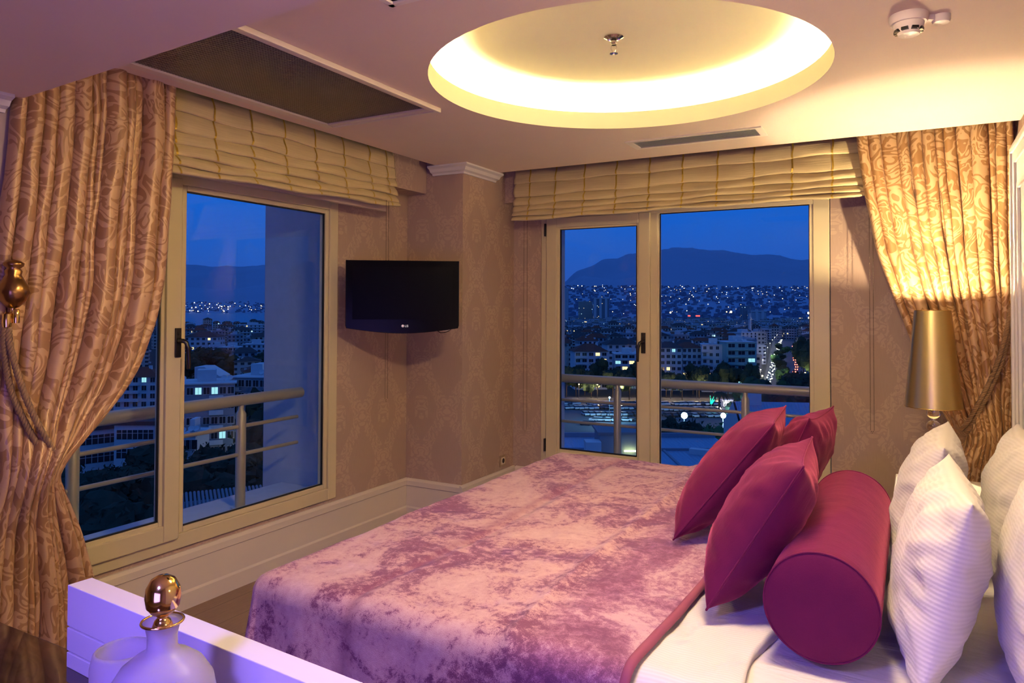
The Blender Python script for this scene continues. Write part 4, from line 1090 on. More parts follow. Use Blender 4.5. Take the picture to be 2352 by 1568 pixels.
mb = MB(); mb.grid(60, 14, lambda i, j: G(1150+1000*i/59, 2000+(4900-2000)*j/13, slope_z(2000+2900*j/13, 2000, 4700, 185)-1+6*fbm(i*0.3, j*0.6)))
struct(mb.build('ground_hillside', 'hill_haze_blue', smooth='all', fix=False))
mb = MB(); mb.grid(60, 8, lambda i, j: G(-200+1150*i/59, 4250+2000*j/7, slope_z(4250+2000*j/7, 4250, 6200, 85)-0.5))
struct(mb.build('ground_far_shore', 'hill_haze_blue', smooth='all', fix=False))

# ---- generic city blocks
random.seed(21)
def block_mesh(k_, w_, d_, h_, wall, roof, clutter=True):
    mb = MB(); mb.box(-w_/2, -d_/2, 0, w_/2, d_/2, h_, 0)
    if roof == 'hip':
        b = len(mb.v); e_ = 0.7; hr = 2.6
        mb.v += [(-w_/2-e_, -d_/2-e_, h_), (w_/2+e_, -d_/2-e_, h_), (w_/2+e_, d_/2+e_, h_), (-w_/2-e_, d_/2+e_, h_), (-w_/4, 0, h_+hr), (w_/4, 0, h_+hr)]
        for f in ((0, 1, 5, 4), (1, 2, 5), (2, 3, 4, 5), (3, 0, 4), (3, 2, 1, 0)): mb.face(tuple(b+i for i in f), 1)
    else:
        for (a0, b0, a1, b1) in ((-w_/2-.2, -d_/2-.2, w_/2+.2, -d_/2+.2), (-w_/2-.2, d_/2-.2, w_/2+.2, d_/2+.2), (-w_/2-.2, -d_/2+.2, -w_/2+.2, d_/2-.2), (w_/2-.2, -d_/2+.2, w_/2+.2, d_/2-.2)): mb.box(a0, b0, h_-0.1, a1, b1, h_+0.9, 0)
        mb.box(-w_/2+.2, -d_/2+.2, h_, w_/2-.2, d_/2-.2, h_+0.1, 1)
        mb.box(-1.5, -1.5, h_+0.1, 2.0, 1.8, h_+2.8, 2)
    for _ in range(4):
        x, y = random.uniform(-w_*.4, w_*.4), random.uniform(-d_*.4, d_*.4); mb.box(x-.5, y-.5, h_+0.1, x+.5, y+.5, h_+1.2+random.random(), 2)
    for z in range(1, int(h_/3.0)):                       # balcony slabs
        if random.random() < 0.8: mb.box(-w_*0.33, -d_/2-1.0, z*3.0, w_*0.20, -d_/2, z*3.0+0.9, 2)
    return mb.mesh('city_block', [wall, {'hip': random.choice(['roof_tile', 'roof_dark'])}.get(roof, 'roof_flat'), 'facade_white'])
variants = [block_mesh(i, random.uniform(10, 17), random.uniform(9, 13), random.choice([12, 15, 15, 18]), random.choice(['far_white', 'far_white', 'far_cream', 'far_grey']), random.choice(['hip', 'flat', 'hip'])) for i in range(14)]
def block(p, rz, sc, label, group, name='city_block'):
    o = bpy.data.objects.new(name, random.choice(variants)); C.objects.link(o); o.location = p; o.rotation_euler = (0, 0, rz); o.scale = sc
    return tag(o, label, 'building', group)
cnt = 0
dep = 372.0
while dep < 900 and cnt < 290:
    px = 1285
    step = 19.0/dep*FPX
    while px < 1885:
        corridor = (1742 < px < 1852) and dep < 860
        lo = 1300 if dep > 400 else 1750
        if not corridor and not (dep < 392):
            block(G(px+random.uniform(-.2, .2)*step, dep+random.uniform(-7, 7)), 0.5+random.choice([0, 0.2, -0.25, pi/2, pi]), (1, 1, random.uniform(.8, 1.15)), 'small apartment block in the crowded town seen through the right window', 'apartment blocks of the town beyond the car park'); cnt += 1
        px += step*random.uniform(0.95, 1.3)
    dep += 25+dep*0.012
cnt = 0
dep = 300.0
while dep < 1180 and cnt < 200:
    px = 300; step = 21.0/dep*FPX
    while px < 690:
        lim = 1130 if px < 540 else 1400
        if not (dep < 420 and px < 500) and dep < lim:
            block(G(px+random.uniform(-.2, .2)*step, dep+random.uniform(-7, 7)), 0.9+random.choice([0, 0.2, -0.25, pi/2, pi]), (1, 1, random.uniform(.75, 1.05)), 'small apartment block between the trees and the bay seen through the left window', 'apartment blocks between the bay and the trees'); cnt += 1
        px += step*random.uniform(1.0, 1.7)
    dep += 34+dep*0.02
# the rest of the town, too far to count
def far_mass(name, spec, label, n_):
    mb = MB()
    for _ in range(n_):
        px0, px1, d0, d1, zf = spec; dep = d0+(d1-d0)*random.random()**1.2; px = random.uniform(px0, px1)
        if name == 'seaside_houses' and False: continue
        p = G(px, dep, zf(dep)); w_, d_, h_ = ((random.uniform(8, 16), random.uniform(8, 14), random.uniform(7, 16)) if name == 'distant_town' else (random.uniform(8, 14), random.uniform(8, 12), random.uniform(4, 10)))
        a_ = random.random()*pi/2; ca, sa = cos(a_), sin(a_); b = len(mb.v)
        for z in (0, h_):
            for (x, y) in ((-w_/2, -d_/2), (w_/2, -d_/2), (w_/2, d_/2), (-w_/2, d_/2)): mb.v.append((p.x+x*ca-y*sa, p.y+x*sa+y*ca, p.z+z))
        mi = random.choice((0, 0, 1, 2))
        for f in ((0, 1, 5, 4), (1, 2, 6, 5), (2, 3, 7, 6), (3, 0, 4, 7)): mb.face(tuple(b+i for i in f), mi)
        mb.face(tuple(b+i for i in (4, 5, 6, 7)), 3)
    o = mb.build(name, (['far_white', 'far_cream', 'far_grey', 'roof_dark'] if name == 'distant_town' else ['house_haze', 'house_haze_light', 'house_haze', 'house_haze']), fix=False); return tag(o, label, 'buildings', kind='stuff')
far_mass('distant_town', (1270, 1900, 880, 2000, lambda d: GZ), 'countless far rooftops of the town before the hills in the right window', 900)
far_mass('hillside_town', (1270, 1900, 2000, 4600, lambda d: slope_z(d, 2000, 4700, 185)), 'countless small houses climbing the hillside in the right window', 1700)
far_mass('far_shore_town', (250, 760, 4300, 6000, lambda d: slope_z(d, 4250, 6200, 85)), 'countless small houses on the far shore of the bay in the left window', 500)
# town lights
def light_mesh(r_, m_, n1=8, n2=5): mb = MB(); mb.sphere((0, 0, 0), r_, n1, n2); return mb.mesh('town_light', m_, 'all')
LM = [light_mesh(1.0, 'lamp_white'), light_mesh(1.0, 'lamp_amber')]
for i in range(135):
    dep = random.uniform(2100, 4500); px = random.uniform(1292, 1868); zz = slope_z(dep, 2000, 4700, 185)+12
    o = bpy.data.objects.new('town_light', random.choice(LM)); C.objects.link(o); o.location = G(px, dep, zz); r_ = dep/1660*random.choice([0.45, 0.55, 0.7, 0.9]); o.scale = (r_, r_, r_)
    tag(o, 'tiny glowing lamp among the hillside houses in the right window', 'light', 'lamps on the hillside')
for i in range(85):
    t_ = random.random()**2; dep = 4310+t_*1700; px = random.uniform(345, 700); zz = slope_z(dep, 4250, 6200, 85)+8
    o = bpy.data.objects.new('town_light', random.choice(LM)); C.objects.link(o); o.location = G(px, dep, zz); r_ = dep/1660*random.choice([0.5, 0.7, 0.9, 1.25]); o.scale = (r_, r_, r_)
    tag(o, 'tiny glowing lamp on the far shore of the bay in the left window', 'light', 'lamps along the far shore')
for (px, y, dep, r_, m_) in ((1540, 716, 1500, 1.9, 1), (1679, 714, 1500, 2.3, 1), (1669, 714, 1450, 1.2, 1), (1857, 716, 1300, 2.0, 0), (1858, 727, 1200, 1.5, 1), (1490, 728, 1300, .8, 0), (1566, 742, 900, .9, 0)):
    o = bpy.data.objects.new('town_light', LM[m_]); C.objects.link(o); o.location = G(px, dep, ztop(y, dep)); o.scale = (r_,)*3
    tag(o, 'bright lamp on the plain in front of the hillside in the right window', 'light', 'bright lamps on the plain')
for (px, w_) in ((1583, 4), (1603, 7)):
    o = MB().box(-w_/2, 0, 0, w_/2, 1, 2.2).build('neon_sign', 'sign_red', loc=G(px, 1250, ztop(725, 1250))); o.rotation_euler = (0, 0, -YAW)
    tag(o, 'small red neon sign above the rooftops, the %s of two' % ('narrower' if w_ == 4 else 'wider'), 'sign')

# ---- apartment buildings with windows of their own
WMESH = {}
def win_mesh(w_, h_, m_):
    key = (round(w_, 2), round(h_, 2), m_)
    if key not in WMESH:
        mb = MB(); mb.box(-w_/2, -0.10, 0, w_/2, 0.05, h_, 0)
        mb.box(-w_/2-.07, -0.16, -0.07, w_/2+.07, -0.04, 0, 1); mb.box(-w_/2-.07, -0.16, h_, w_/2+.07, -0.04, h_+.07, 1); mb.box(-.03, -0.14, 0, .03, -0.04, h_, 1)
        mb.box(-w_/2-.07, -0.16, 0, -w_/2, -0.04, h_, 1); mb.box(w_/2, -0.16, 0, w_/2+.07, -0.04, h_, 1)
        WMESH[key] = mb.mesh('window', [m_, 'facade_white'])
    return WMESH[key]
def apartment(pc, w_, d_, h_, floors, bays, rz, label, wall='facade_white', roof='flat', roofm='roof_flat', ww=1.3, wh=1.4, lit=0.06, balc=None, sides=(), name='apartment_building', seed=0, sbays=3, cool=0.3):
    rnd = random.Random(seed*7+3)
    t_ = empty(name, pc, rz, label, 'building')
    mb = MB(); mb.box(-w_/2, 0, 0, w_/2, d_, h_); mb.build('wall', wall, t_, fix=False)
    fh = h_/floors
    def wrow(n_, L, place_):
        for fl in range(floors):
            for b_ in range(n_):
                u = (b_+0.5)/n_*L-L/2; r_ = rnd.random()
                m_ = 'glass_dark' if r_ > lit else ('glow_cool' if rnd.random() < cool else 'glow_warm')
                o = bpy.data.objects.new('window', win_mesh(ww, wh, m_)); C.objects.link(o); o.parent = t_
                place_(o, u, fl*fh+fh*0.33)
    wrow(bays, w_, lambda o, u, z: setattr(o, 'location', (u, 0, z)))
    for sd_ in sides:
        def pl2(o, u, z, sd_=sd_):
            o.location = (sd_*w_/2, d_/2+u, z); o.rotation_euler = (0, 0, pi/2*sd_)
        wrow(sbays, d_, pl2)
    if balc:
        for fl in range(1, floors):
            for (a_, b_) in balc:
                mb = MB(); mb.box(-w_/2+a_*w_, -1.1, fl*fh-0.1, -w_/2+b_*w_, 0, fl*fh+0.08); mb.box(-w_/2+a_*w_, -1.1, fl*fh+0.08, -w_/2+b_*w_, -1.02, fl*fh+0.85)
                mb.build('balcony', wall if wall != 'facade_grey' else 'facade_white', t_, fix=False)
    if roof == 'flat':
        mb = MB(); e_ = 0.35
        mb.box(-w_/2-e_, -e_, h_, w_/2+e_, d_+e_, h_+0.25); mb.build('roof', 'facade_white', t_, fix=False)
        mb = MB(); mb.box(-w_*0.18, d_*0.3, h_+0.25, w_*0.15, d_*0.7, h_+2.7); mb.build('stair_house', 'facade_white', t_, fix=False)
        for q in range(3):
            x, y = rnd.uniform(-w_*.42, w_*.42), rnd.uniform(0.6, d_*.3)
            mb = MB(); mb.lathe([(0.0, 0.12), (0.3, 0.17), (0.55, 0.3), (0.56, 0.32), (0.28, 0.2), (0.0, 0.15)], 16); mb.xf(Matrix.Rotation(1.0, 4, 'X')); mb.tube([(0, 0, -0.6), (0, 0.0, 0.1)], 0.05, 6)
            mb.build('satellite_dish', 'facade_white', t_, loc=(x, y, h_+0.95), smooth=True, fix=False)
    else:
        mb = MB(); e_ = 0.8; hr = min(w_, d_)*0.26
        mb.v = [(-w_/2-e_, -e_, h_), (w_/2+e_, -e_, h_), (w_/2+e_, d_+e_, h_), (-w_/2-e_, d_+e_, h_), (-w_*0.15, d_/2, h_+hr), (w_*0.15, d_/2, h_+hr)]
        for f in ((0, 1, 5, 4), (1, 2, 5), (2, 3, 4, 5), (3, 0, 4), (3, 2, 1, 0)): mb.face(f)
        mb.build('roof', roofm, t_, fix=False)
        MB().box(w_*0.2, d_*0.4, h_+hr*.3, w_*0.2+0.8, d_*0.4+0.8, h_+hr*1.15).build('chimney', 'facade_white', t_, fix=False)
    return t_
FR = -YAW
def apt(px0, px1, ytop_, dep, d_, floors, bays, rot, label, base=GZ, **kw):
    w_ = (px1-px0)/FPX*dep/max(0.5, cos(rot)); h_ = ztop(ytop_, dep)-base
    return apartment(G((px0+px1)/2, dep, base), w_, d_, h_, floors, bays, FR+rot, label, **kw)
# right window, facing the car park
apt(1516, 1566, 797, 332, 14, 7, 4, 0.0, 'white apartment block with dark tiled roof, left part of the row facing the car park', roof='hip', roofm='roof_dark', lit=.05, balc=[(.3, .62)], seed=1, ww=1.5)
apt(1566, 1612, 797, 334, 12, 7, 4, 0.12, 'white angled apartment block next to the tiled one facing the car park', roof='hip', roofm='roof_tile', lit=.05, balc=[(0, .3)], seed=2)
apt(1613, 1668, 790, 326, 12, 7, 4, -0.2, 'pale corner apartment block in the middle of the row facing the car park', roof='flat', lit=.06, balc=[(.0, .35)], seed=3, wall='facade_white')
apt(1668, 1738, 784, 320, 14, 7, 3, 0.05, 'tall apartment block with wide green-tinted balconies beside the lit avenue', roof='flat', wall='facade_green', lit=.12, balc=[(.05, .95)], seed=4, ww=3.0, wh=1.6, sides=(1,), sbays=4)
apt(1320, 1396, 806, 335, 13, 6, 5, 0.08, 'white villa block with hipped red roof behind the pines', roof='hip', roofm='roof_tile', lit=.10, balc=[(.05, .35), (.65, .95)], seed=5, ww=2.0)
apt(1412, 1475, 812, 338, 12, 6, 4, -0.05, 'white block with brightly lit upper windows behind the pines', roof='flat', lit=.45, balc=[(.1, .9)], seed=6, ww=2.4, cool=.15)
apt(1395, 1470, 790, 365, 13, 7, 5, 0.1, 'wide pale block with dark roof behind the one with lit windows', roof='hip', roofm='roof_dark', lit=.06, seed=7)
apt(1846, 1885, 770, 520, 14, 9, 4, -0.15, 'tall pale block at the right edge beyond the avenue', roof='flat', lit=.10, seed=8, balc=[(.3, .9)])
apt(1700, 1742, 762, 560, 16, 9, 4, 0.35, 'pale block standing along the left side of the avenue', roof='flat', lit=.10, seed=9, sides=(1,))
# far towers
def tower(px0, px1, yt, yb, dep, label, wall, strips, seed):
    w_ = (px1-px0)/FPX*dep; h_ = ztop(yt, dep)-GZ; t_ = empty('tower_block', G((px0+px1)/2, dep), FR, label, 'building')
    MB().box(-w_/2, 0, 0, w_/2, 20, h_).build('wall', wall, t_, fix=False)
    if strips:
        for q in range(3):
            x = -w_/2+w_*(q*0.36); MB().box(x, -1.5, 0, x+w_*0.16, 0, h_+(3 if q == 1 else 1)).build('pier', 'facade_white', t_, fix=False)
        MB().box(-w_/2, -1.6, h_-2.5, w_/2, 0, h_).build('cornice', 'facade_white', t_, fix=False)
        MB().tube([(0, 5, h_), (0, 5, h_+10)], 0.5, 6).build('mast', 'facade_grey', t_)
    return t_
tower(1364, 1399, 683, 735, 1850, 'tall white tower with three vertical piers on the skyline in the right window', 'far_grey', True, 1)
tower(1330, 1361, 691, 735, 1900, 'darker speckled tower standing left of the white one on the skyline', 'far_cream', False, 2)
tower(1294, 1306, 660, 735, 1700, 'slim striped high-rise at the very left edge of the right window', 'far_white', False, 3)
tower(1706, 1727, 700, 730, 1650, 'square grey tower on the plain at the right of the skyline', 'far_grey', False, 4)
tower(1720, 1760, 711, 732, 1640, 'long low pale hall attached beside the square grey tower', 'far_white', True, 5)
mn = empty('minaret', G(1722, 800), 0, 'slim white minaret rising above the town roofs', 'minaret')
MB().lathe([(2.0, 0), (1.6, 24), (1.6, 26), (2.2, 26.5), (2.2, 28), (1.3, 28), (1.3, 33)], 14).build('shaft', 'facade_white', mn); MB().lathe([(1.6, 33), (0.8, 37), (0.02, 41)], 14).build('spire', 'facade_grey', mn)
# left window
apt(420, 534, 884, 150, 10, 7, 7, 0.35, 'large grey-blue apartment block with dark tiled roof just beyond the trees in the left window', wall='facade_grey', roof='flat', lit=.07, balc=[(.55, .8)], seed=11, sides=(), ww=1.2)
apt(530, 617, 869, 156, 12, 8, 5, -0.15, 'pale blue apartment block with flat terrace roof, right part of the near pair', wall='facade_grey', roof='flat', lit=.08, seed=12, cool=.7, balc=[(.0, .3)])
t_ = empty('attic_house', G(475, 165, ztop(878, 165)), FR, 'small white gabled attic on the roof terrace behind the near apartment block', 'building')
mb = MB(); mb.v = [(-2.6, 0, 0), (3.2, 0, 0), (3.2, 0, 1.2), (-.4, 0, 3.3), (-2.6, 0, 3.3), (-2.6, 6, 0), (3.2, 6, 0), (3.2, 6, 1.2), (-.4, 6, 3.3), (-2.6, 6, 3.3)]
for f in ((0, 1, 2, 3, 4), (9, 8, 7, 6, 5), (0, 5, 6, 1), (1, 6, 7, 2), (2, 7, 8, 3), (3, 8, 9, 4), (4, 9, 5, 0)): mb.face(f)
mb.build('wall', 'facade_white', t_); 
for x in (-1.2, 1.9): o = bpy.data.objects.new('window', win_mesh(0.7, 0.8, 'glass_dark')); C.objects.link(o); o.parent = t_; o.location = (x, 0, 0.3)
def school(px0, px1, yt, dep, rot, label, seed, d_=14):
    w_ = (px1-px0)/FPX*dep/cos(rot); h_ = ztop(yt, dep)-GZ; t_ = empty('school_building', G((px0+px1)/2, dep), FR+rot, label, 'building')
    MB().box(-w_/2, 0, 0, w_/2, d_, h_).build('wall', 'facade_white', t_, fix=False); MB().box(-w_/2-.4, -.4, h_, w_/2+.4, d_+.4, h_+.8).build('roof', 'roof_dark', t_, fix=False)
    for fl in range(3):
        z = h_-3.9-fl*3.9+1.0; n_ = int(w_/1.15); mb = MB(); mb.box(-w_/2+.5, -.05, z, w_/2-.5, .02, z+1.9, 0)
        for q in range(n_+1): x = -w_/2+.5+(w_-1)*q/n_; mb.box(x-.05, -.14, z, x+.05, -.04, z+1.9, 1)
        mb.box(-w_/2+.5, -.14, z+1.2, w_/2-.5, -.04, z+1.28, 1)
        mb.build('ribbon_window', ['glass_dark', 'facade_white'], t_, fix=False)
    return t_
school(268, 362, 978, 150, 0.05, 'long low building with three rows of ribbon windows behind the left window sash', 1)
school(178, 268, 990, 152, 0.75, 'angled wing of the ribbon-windowed building next to the curtain edge', 2)
apt(420, 452, 1003, 132, 8, 4, 2, 0.1, 'narrow white block cut by the window mullion in the left window', roof='flat', lit=.0, seed=13, ww=2.0, wh=1.7)
apt(268, 360, 868, 215, 10, 7, 5, 0.15, 'white house with terraces above the ribbon-windowed building', roof='hip', roofm='roof_tile', lit=.08, seed=14, cool=.8, balc=[(.1, .6)])
apt(425, 500, 776, 470, 14, 6, 6, 0.05, 'white hotel-like block with regular square windows near the bay', roof='hip', roofm='roof_dark', lit=.12, seed=15, sides=(1,), ww=1.7)
apt(503, 548, 800, 440, 12, 5, 4, -0.1, 'white stepped block with long balconies right of the regular white one', roof='flat', lit=.08, balc=[(.05, .95)], seed=16, ww=2.2)
apt(558, 612, 793, 420, 12, 6, 5, 0.1, 'pale block with a blue stair strip in the middle of the left window', roof='flat', lit=.15, seed=17, balc=[(.0, .4)])
apt(622, 690, 772, 560, 12, 7, 6, 0.0, 'bright white block partly hidden by the concrete pillar', roof='flat', lit=.08, seed=18, balc=[(.0, .6)])
apt(545, 610, 748, 800, 16, 6, 7, 0.1, 'long white block by the water under the far shore lights', roof='flat', lit=.05, seed=19, balc=[(.05, .95)])
apt(628, 680, 806, 380, 12, 4, 4, 0.0, 'low flat-roofed block with a lit terrace beside the pillar', roof='flat', lit=.1, seed=20, balc=[(0, 1)])

# ---- near roofs under the right window
wh = empty('warehouse', G(1640, 52, -36), FR, 'large building with a flat blue corrugated sheet roof right below the right window', 'building')
MB().box(-9, 0, 0, 9, 33, 22.2).build('wall', 'facade_grey', wh, fix=False)
mb = MB(); mb.box(-9.3, -.3, 22.2, 9.3, 33.3, 22.5); mb.build('roof', 'roof_sheet', wh, fix=False)
mb = MB(); mb.xf(Matrix()); mb.box(-9.3, 25.0, 22.5, 9.3, 25.3, 22.75); mb.box(-9.3, 32.9, 22.5, 9.3, 33.3, 23.0); mb.box(1.5, 0, 22.5, 1.75, 25, 22.62); mb.build('ridge_flashing', 'facade_grey', wh, fix=False)
def roof_unit(p, label, sc=1):
    t_ = empty('air_conditioner', p, FR+0.4, label, 'air conditioner')
    MB().box(-1.3*sc, 0, 0, 1.3*sc, 1.2*sc, 1.1*sc).build('casing', 'facade_white', t_, bevel=0.04)
    mb = MB(); mb.tube(smooth_path([(1.3*sc, 0.6, 0.6), (2.2*sc, 0.6, 0.7), (2.5*sc, 0.6, 0.3), (2.5*sc, 0.6, 0)], 6), 0.28*sc, 12); mb.build('duct', 'roof_flat', t_, smooth=True)
    return t_
roof_unit(G(1668, 70, -13.5), 'rooftop air handling unit with bent duct on the blue sheet roof')
tag(MB().box(-2.6, 0, 0, 2.6, 0.9, 0.55).build('roof_duct', 'facade_white', loc=G(1640, 74, -13.5)), 'long pale duct lying on the blue sheet roof', 'duct')
gh = empty('gabled_house', G(1835, 100, -36), FR-0.12, 'white gabled building with dark sloping roof at the lower right of the right window', 'building')
w_, h_, hr, d_ = 6.0, 19.5, 4.2, 16.0
mb = MB(); mb.box(-w_-1.5, 0, 0, w_, d_, h_); b = len(mb.v); mb.v += [(-w_-1.5, 0, h_), (-w_-1.5, d_, h_), (-w_-1.5, d_/2, h_+hr)]; mb.face((b, b+1, b+2)); mb.build('wall', 'facade_white', gh, fix=False)
mb = MB(); mb.v = [(-w_-1.2, -.6, h_-.2), (w_+.6, -.6, h_-.2), (w_+.6, d_/2, h_+hr), (-w_-1.2, d_/2, h_+hr), (-w_-1.2, d_+.6, h_-.2), (w_+.6, d_+.6, h_-.2)]
for f in ((0, 1, 2, 3), (3, 2, 5, 4)): mb.face(f)
mb.build('roof', 'roof_sheet', gh, fix=False); MB().box(-5.5, d_/2-.8, h_+hr-1, -3.5, d_/2+.8, h_+hr+1.3).build('vent', 'facade_white', gh)
hut = empty('service_hut', G(1432, 62, -36), FR, 'grey service block with a glowing tube light and satellite dishes below the right window', 'building')
MB().box(-2.0, 0, 0, 2.6, 4, 26.8).build('wall', 'facade_grey', hut, fix=False); MB().box(-2.2, -.15, 26.8, 2.8, 4.2, 27.0).build('roof', 'roof_flat', hut, fix=False)
lt = MB().tube([(0.05, -.25, 25.45), (1.0, -.25, 25.45)], 0.07, 10); mat('tube_glow', (0, 0, 0), emit=(0.95, 1.0, 0.35), estr=12); lt.build('tube_light', 'tube_glow', hut, smooth=True)
point('hut_tube_light', G(1446, 60.4, -36+25.4), 9, (0.9, 1.0, 0.35), 0.2)
for x, z in ((0.0, 24.2), (1.35, 24.4)):
    mb = MB(); mb.lathe([(0.0, 0.0), (0.25, 0.04), (0.48, 0.16), (0.49, 0.19), (0.25, 0.07), (0.0, 0.03)], 20); mb.xf(Matrix.Rotation(1.25, 4, 'X') @ Matrix.Rotation(0.5, 4, 'Y')); mb.build('satellite_dish', 'facade_white', hut, loc=(x, -.6, z), smooth=True)
MB().box(-3.3, -1.0, 24.0, -2.0, 0.6, 26.3).build('shaft', 'facade_white', hut)
cn = empty('canopy', G(500, 30.0, -36+29.2), FR+0.45, 'low tiled canopy roof with a white edge at the bottom of the left window', 'canopy')
mb = MB()
for q in range(26): mb.tube([(-2.0+q*0.16, 0, 0.02), (-2.0+q*0.16, 2.0, 0.35)], 0.06, 6)
mb.build('tile_rows', 'roof_flat', cn, smooth=True); MB().box(-2.1, -.12, -.5, -1.3, 0, -.02).build('edge', 'facade_white', cn)
# the tall structure under the canopy keeps it on the ground
MB().box(-2.0, 0.1, -29.2, 2.2, 2.0, -0.02).build('wall', 'facade_grey', cn, fix=False)

# ---- trees
def crown(seed, sc=(1, 1, 1), n_=340, spread=1.0):
    rnd = random.Random(seed); mb = MB()
    lobes = [(rnd.uniform(-.5, .5), rnd.uniform(-.5, .5), rnd.uniform(-.35, .45), rnd.uniform(.38, .6)) for _ in range(7)]
    for (x, y, z, r_) in lobes: 
        st = len(mb.v); mb.sphere((x, y, z), r_*0.86, 9, 6)
        for q in range(st, len(mb.v)):
            v_ = Vector(mb.v[q]); mb.v[q] = tuple(v_*(1+0.22*fbm(v_.x*3, v_.y*3, v_.z*3+seed)))
    for _ in range(n_):
        x, y, z, r_ = rnd.choice(lobes); th, ph = rnd.uniform(0, 2*pi), math.acos(rnd.uniform(-1, 1)); rr = r_*rnd.uniform(0.8, 1.12)
        c_ = Vector((x+rr*sin(ph)*cos(th), y+rr*sin(ph)*sin(th), z+rr*cos(ph))); b = len(mb.v)
        for q in range(3):
            v_ = Vector((rnd.uniform(-1, 1), rnd.uniform(-1, 1), rnd.uniform(-1, 1))).normalized()*0.10; mb.v.append(tuple(c_+v_))
        mb.face((b, b+1, b+2))
    mb.v = [(x*sc[0], y*sc[1], z*sc[2]) for (x, y, z) in mb.v]
    return mb
CR = [crown(i, n_=420).mesh('crown', 'leaf_dark') for i in range(4)]; CRG = [crown(9, n_=420).mesh('crown', 'leaf_green')]
TK = MB().tube([(0, 0, 0), (0.01, 0.0, 0.6)], 0.03, 7).mesh('trunk', 'bark')
def tree(px, dep, h_, w_, label, group=None, green=False, base=GZ, name='tree'):
    t_ = empty(name, G(px, dep, base), random.random()*6, label, 'tree', group)
    c_ = bpy.data.objects.new('crown', random.choice(CRG if green else CR)); C.objects.link(c_); c_.parent = t_; c_.location = (0, 0, h_*0.62); c_.scale = (w_/1.6, w_/1.6, h_*0.45)
    k_ = bpy.data.objects.new('trunk', TK); C.objects.link(k_); k_.parent = t_; k_.scale = (h_*0.5, h_*0.5, h_)
    return t_
for px in range(1296, 1720, 21):
    tree(px+random.uniform(-8, 8), random.uniform(296, 318), random.uniform(10, 16), random.uniform(6, 9), 'dark pine in the row between the car park and the white blocks', 'pines behind the car park')
for i in range(15):
    tree(1716+i*12+random.uniform(-5, 5), random.uniform(196, 250), random.uniform(12, 17), random.uniform(9, 13), 'big dark tree in the grove right of the car park', 'grove right of the car park')
for i in range(7): tree(1845+i*7, random.uniform(330, 400), random.uniform(17, 23), 12, 'tall dark tree right of the lit avenue', 'tall trees right of the avenue')
for i in range(9): tree(1795+random.uniform(-16, 22), 350+i*40, random.uniform(6, 10), 7, 'low tree on the median of the lit avenue', 'trees on the median of the avenue', green=i % 3 == 0)
for i in range(8): tree(1300+i*13, random.uniform(108, 135), random.uniform(9, 13), 9, 'dark tree at the lower left of the right window', 'trees at the lower left of the right window')
for i in range(5): tree(1546+i*12, random.uniform(150, 158), random.uniform(13, 14.5), 7, 'dark round tree between the blue roof and the floodlights', 'trees behind the blue roof')
tree(1636, 148, 14.3, 9, 'green tree lit by the right floodlight', green=True)
for i in range(34):
    tree(150+i*16.5, random.uniform(92, 128), random.uniform(9, 15), random.uniform(9, 12), 'dark tree in the grove at the bottom of the left window', 'grove at the bottom of the left window')
for i in range(26):
    tree(420+i*11, random.choice([random.uniform(190, 260), random.uniform(330, 400)]), random.uniform(11, 17), 12, 'dark tree between the buildings in the left window', 'trees between buildings in the left window')
for i in range(8): tree(618+i*9, random.uniform(130, 175), random.uniform(16, 22), 11, 'tall dark tree beside the pillar in the left window', 'tall trees beside the pillar')
pt = empty('palm_tree', G(1651, 262), 0, 'palm tree beside the lit entrance of the car park', 'tree')
MB().tube([(0, 0, 0), (0.2, 0, 7)], 0.3, 8).build('trunk', 'bark', pt); mb = MB()
for q in range(14):
    a_ = q*2*pi/14
    pts = [(0.2+r_*cos(a_), r_*sin(a_), 7+0.9*sin(r_*0.9)-0.16*r_*r_) for r_ in (0, 1, 2, 3, 3.8)]
    b = len(mb.v)
    for k_, p in enumerate(pts):
        ww_ = (0.1, .45, .5, .35, .03)[k_]
        mb.v += [(p[0]-ww_*sin(a_), p[1]+ww_*cos(a_), p[2]-.1), (p[0]+ww_*sin(a_), p[1]-ww_*cos(a_), p[2]-.1)]
    for k_ in range(4): mb.face((b+2*k_, b+2*k_+1, b+2*k_+3, b+2*k_+2))
mb.build('frond', 'leaf_dark', pt)

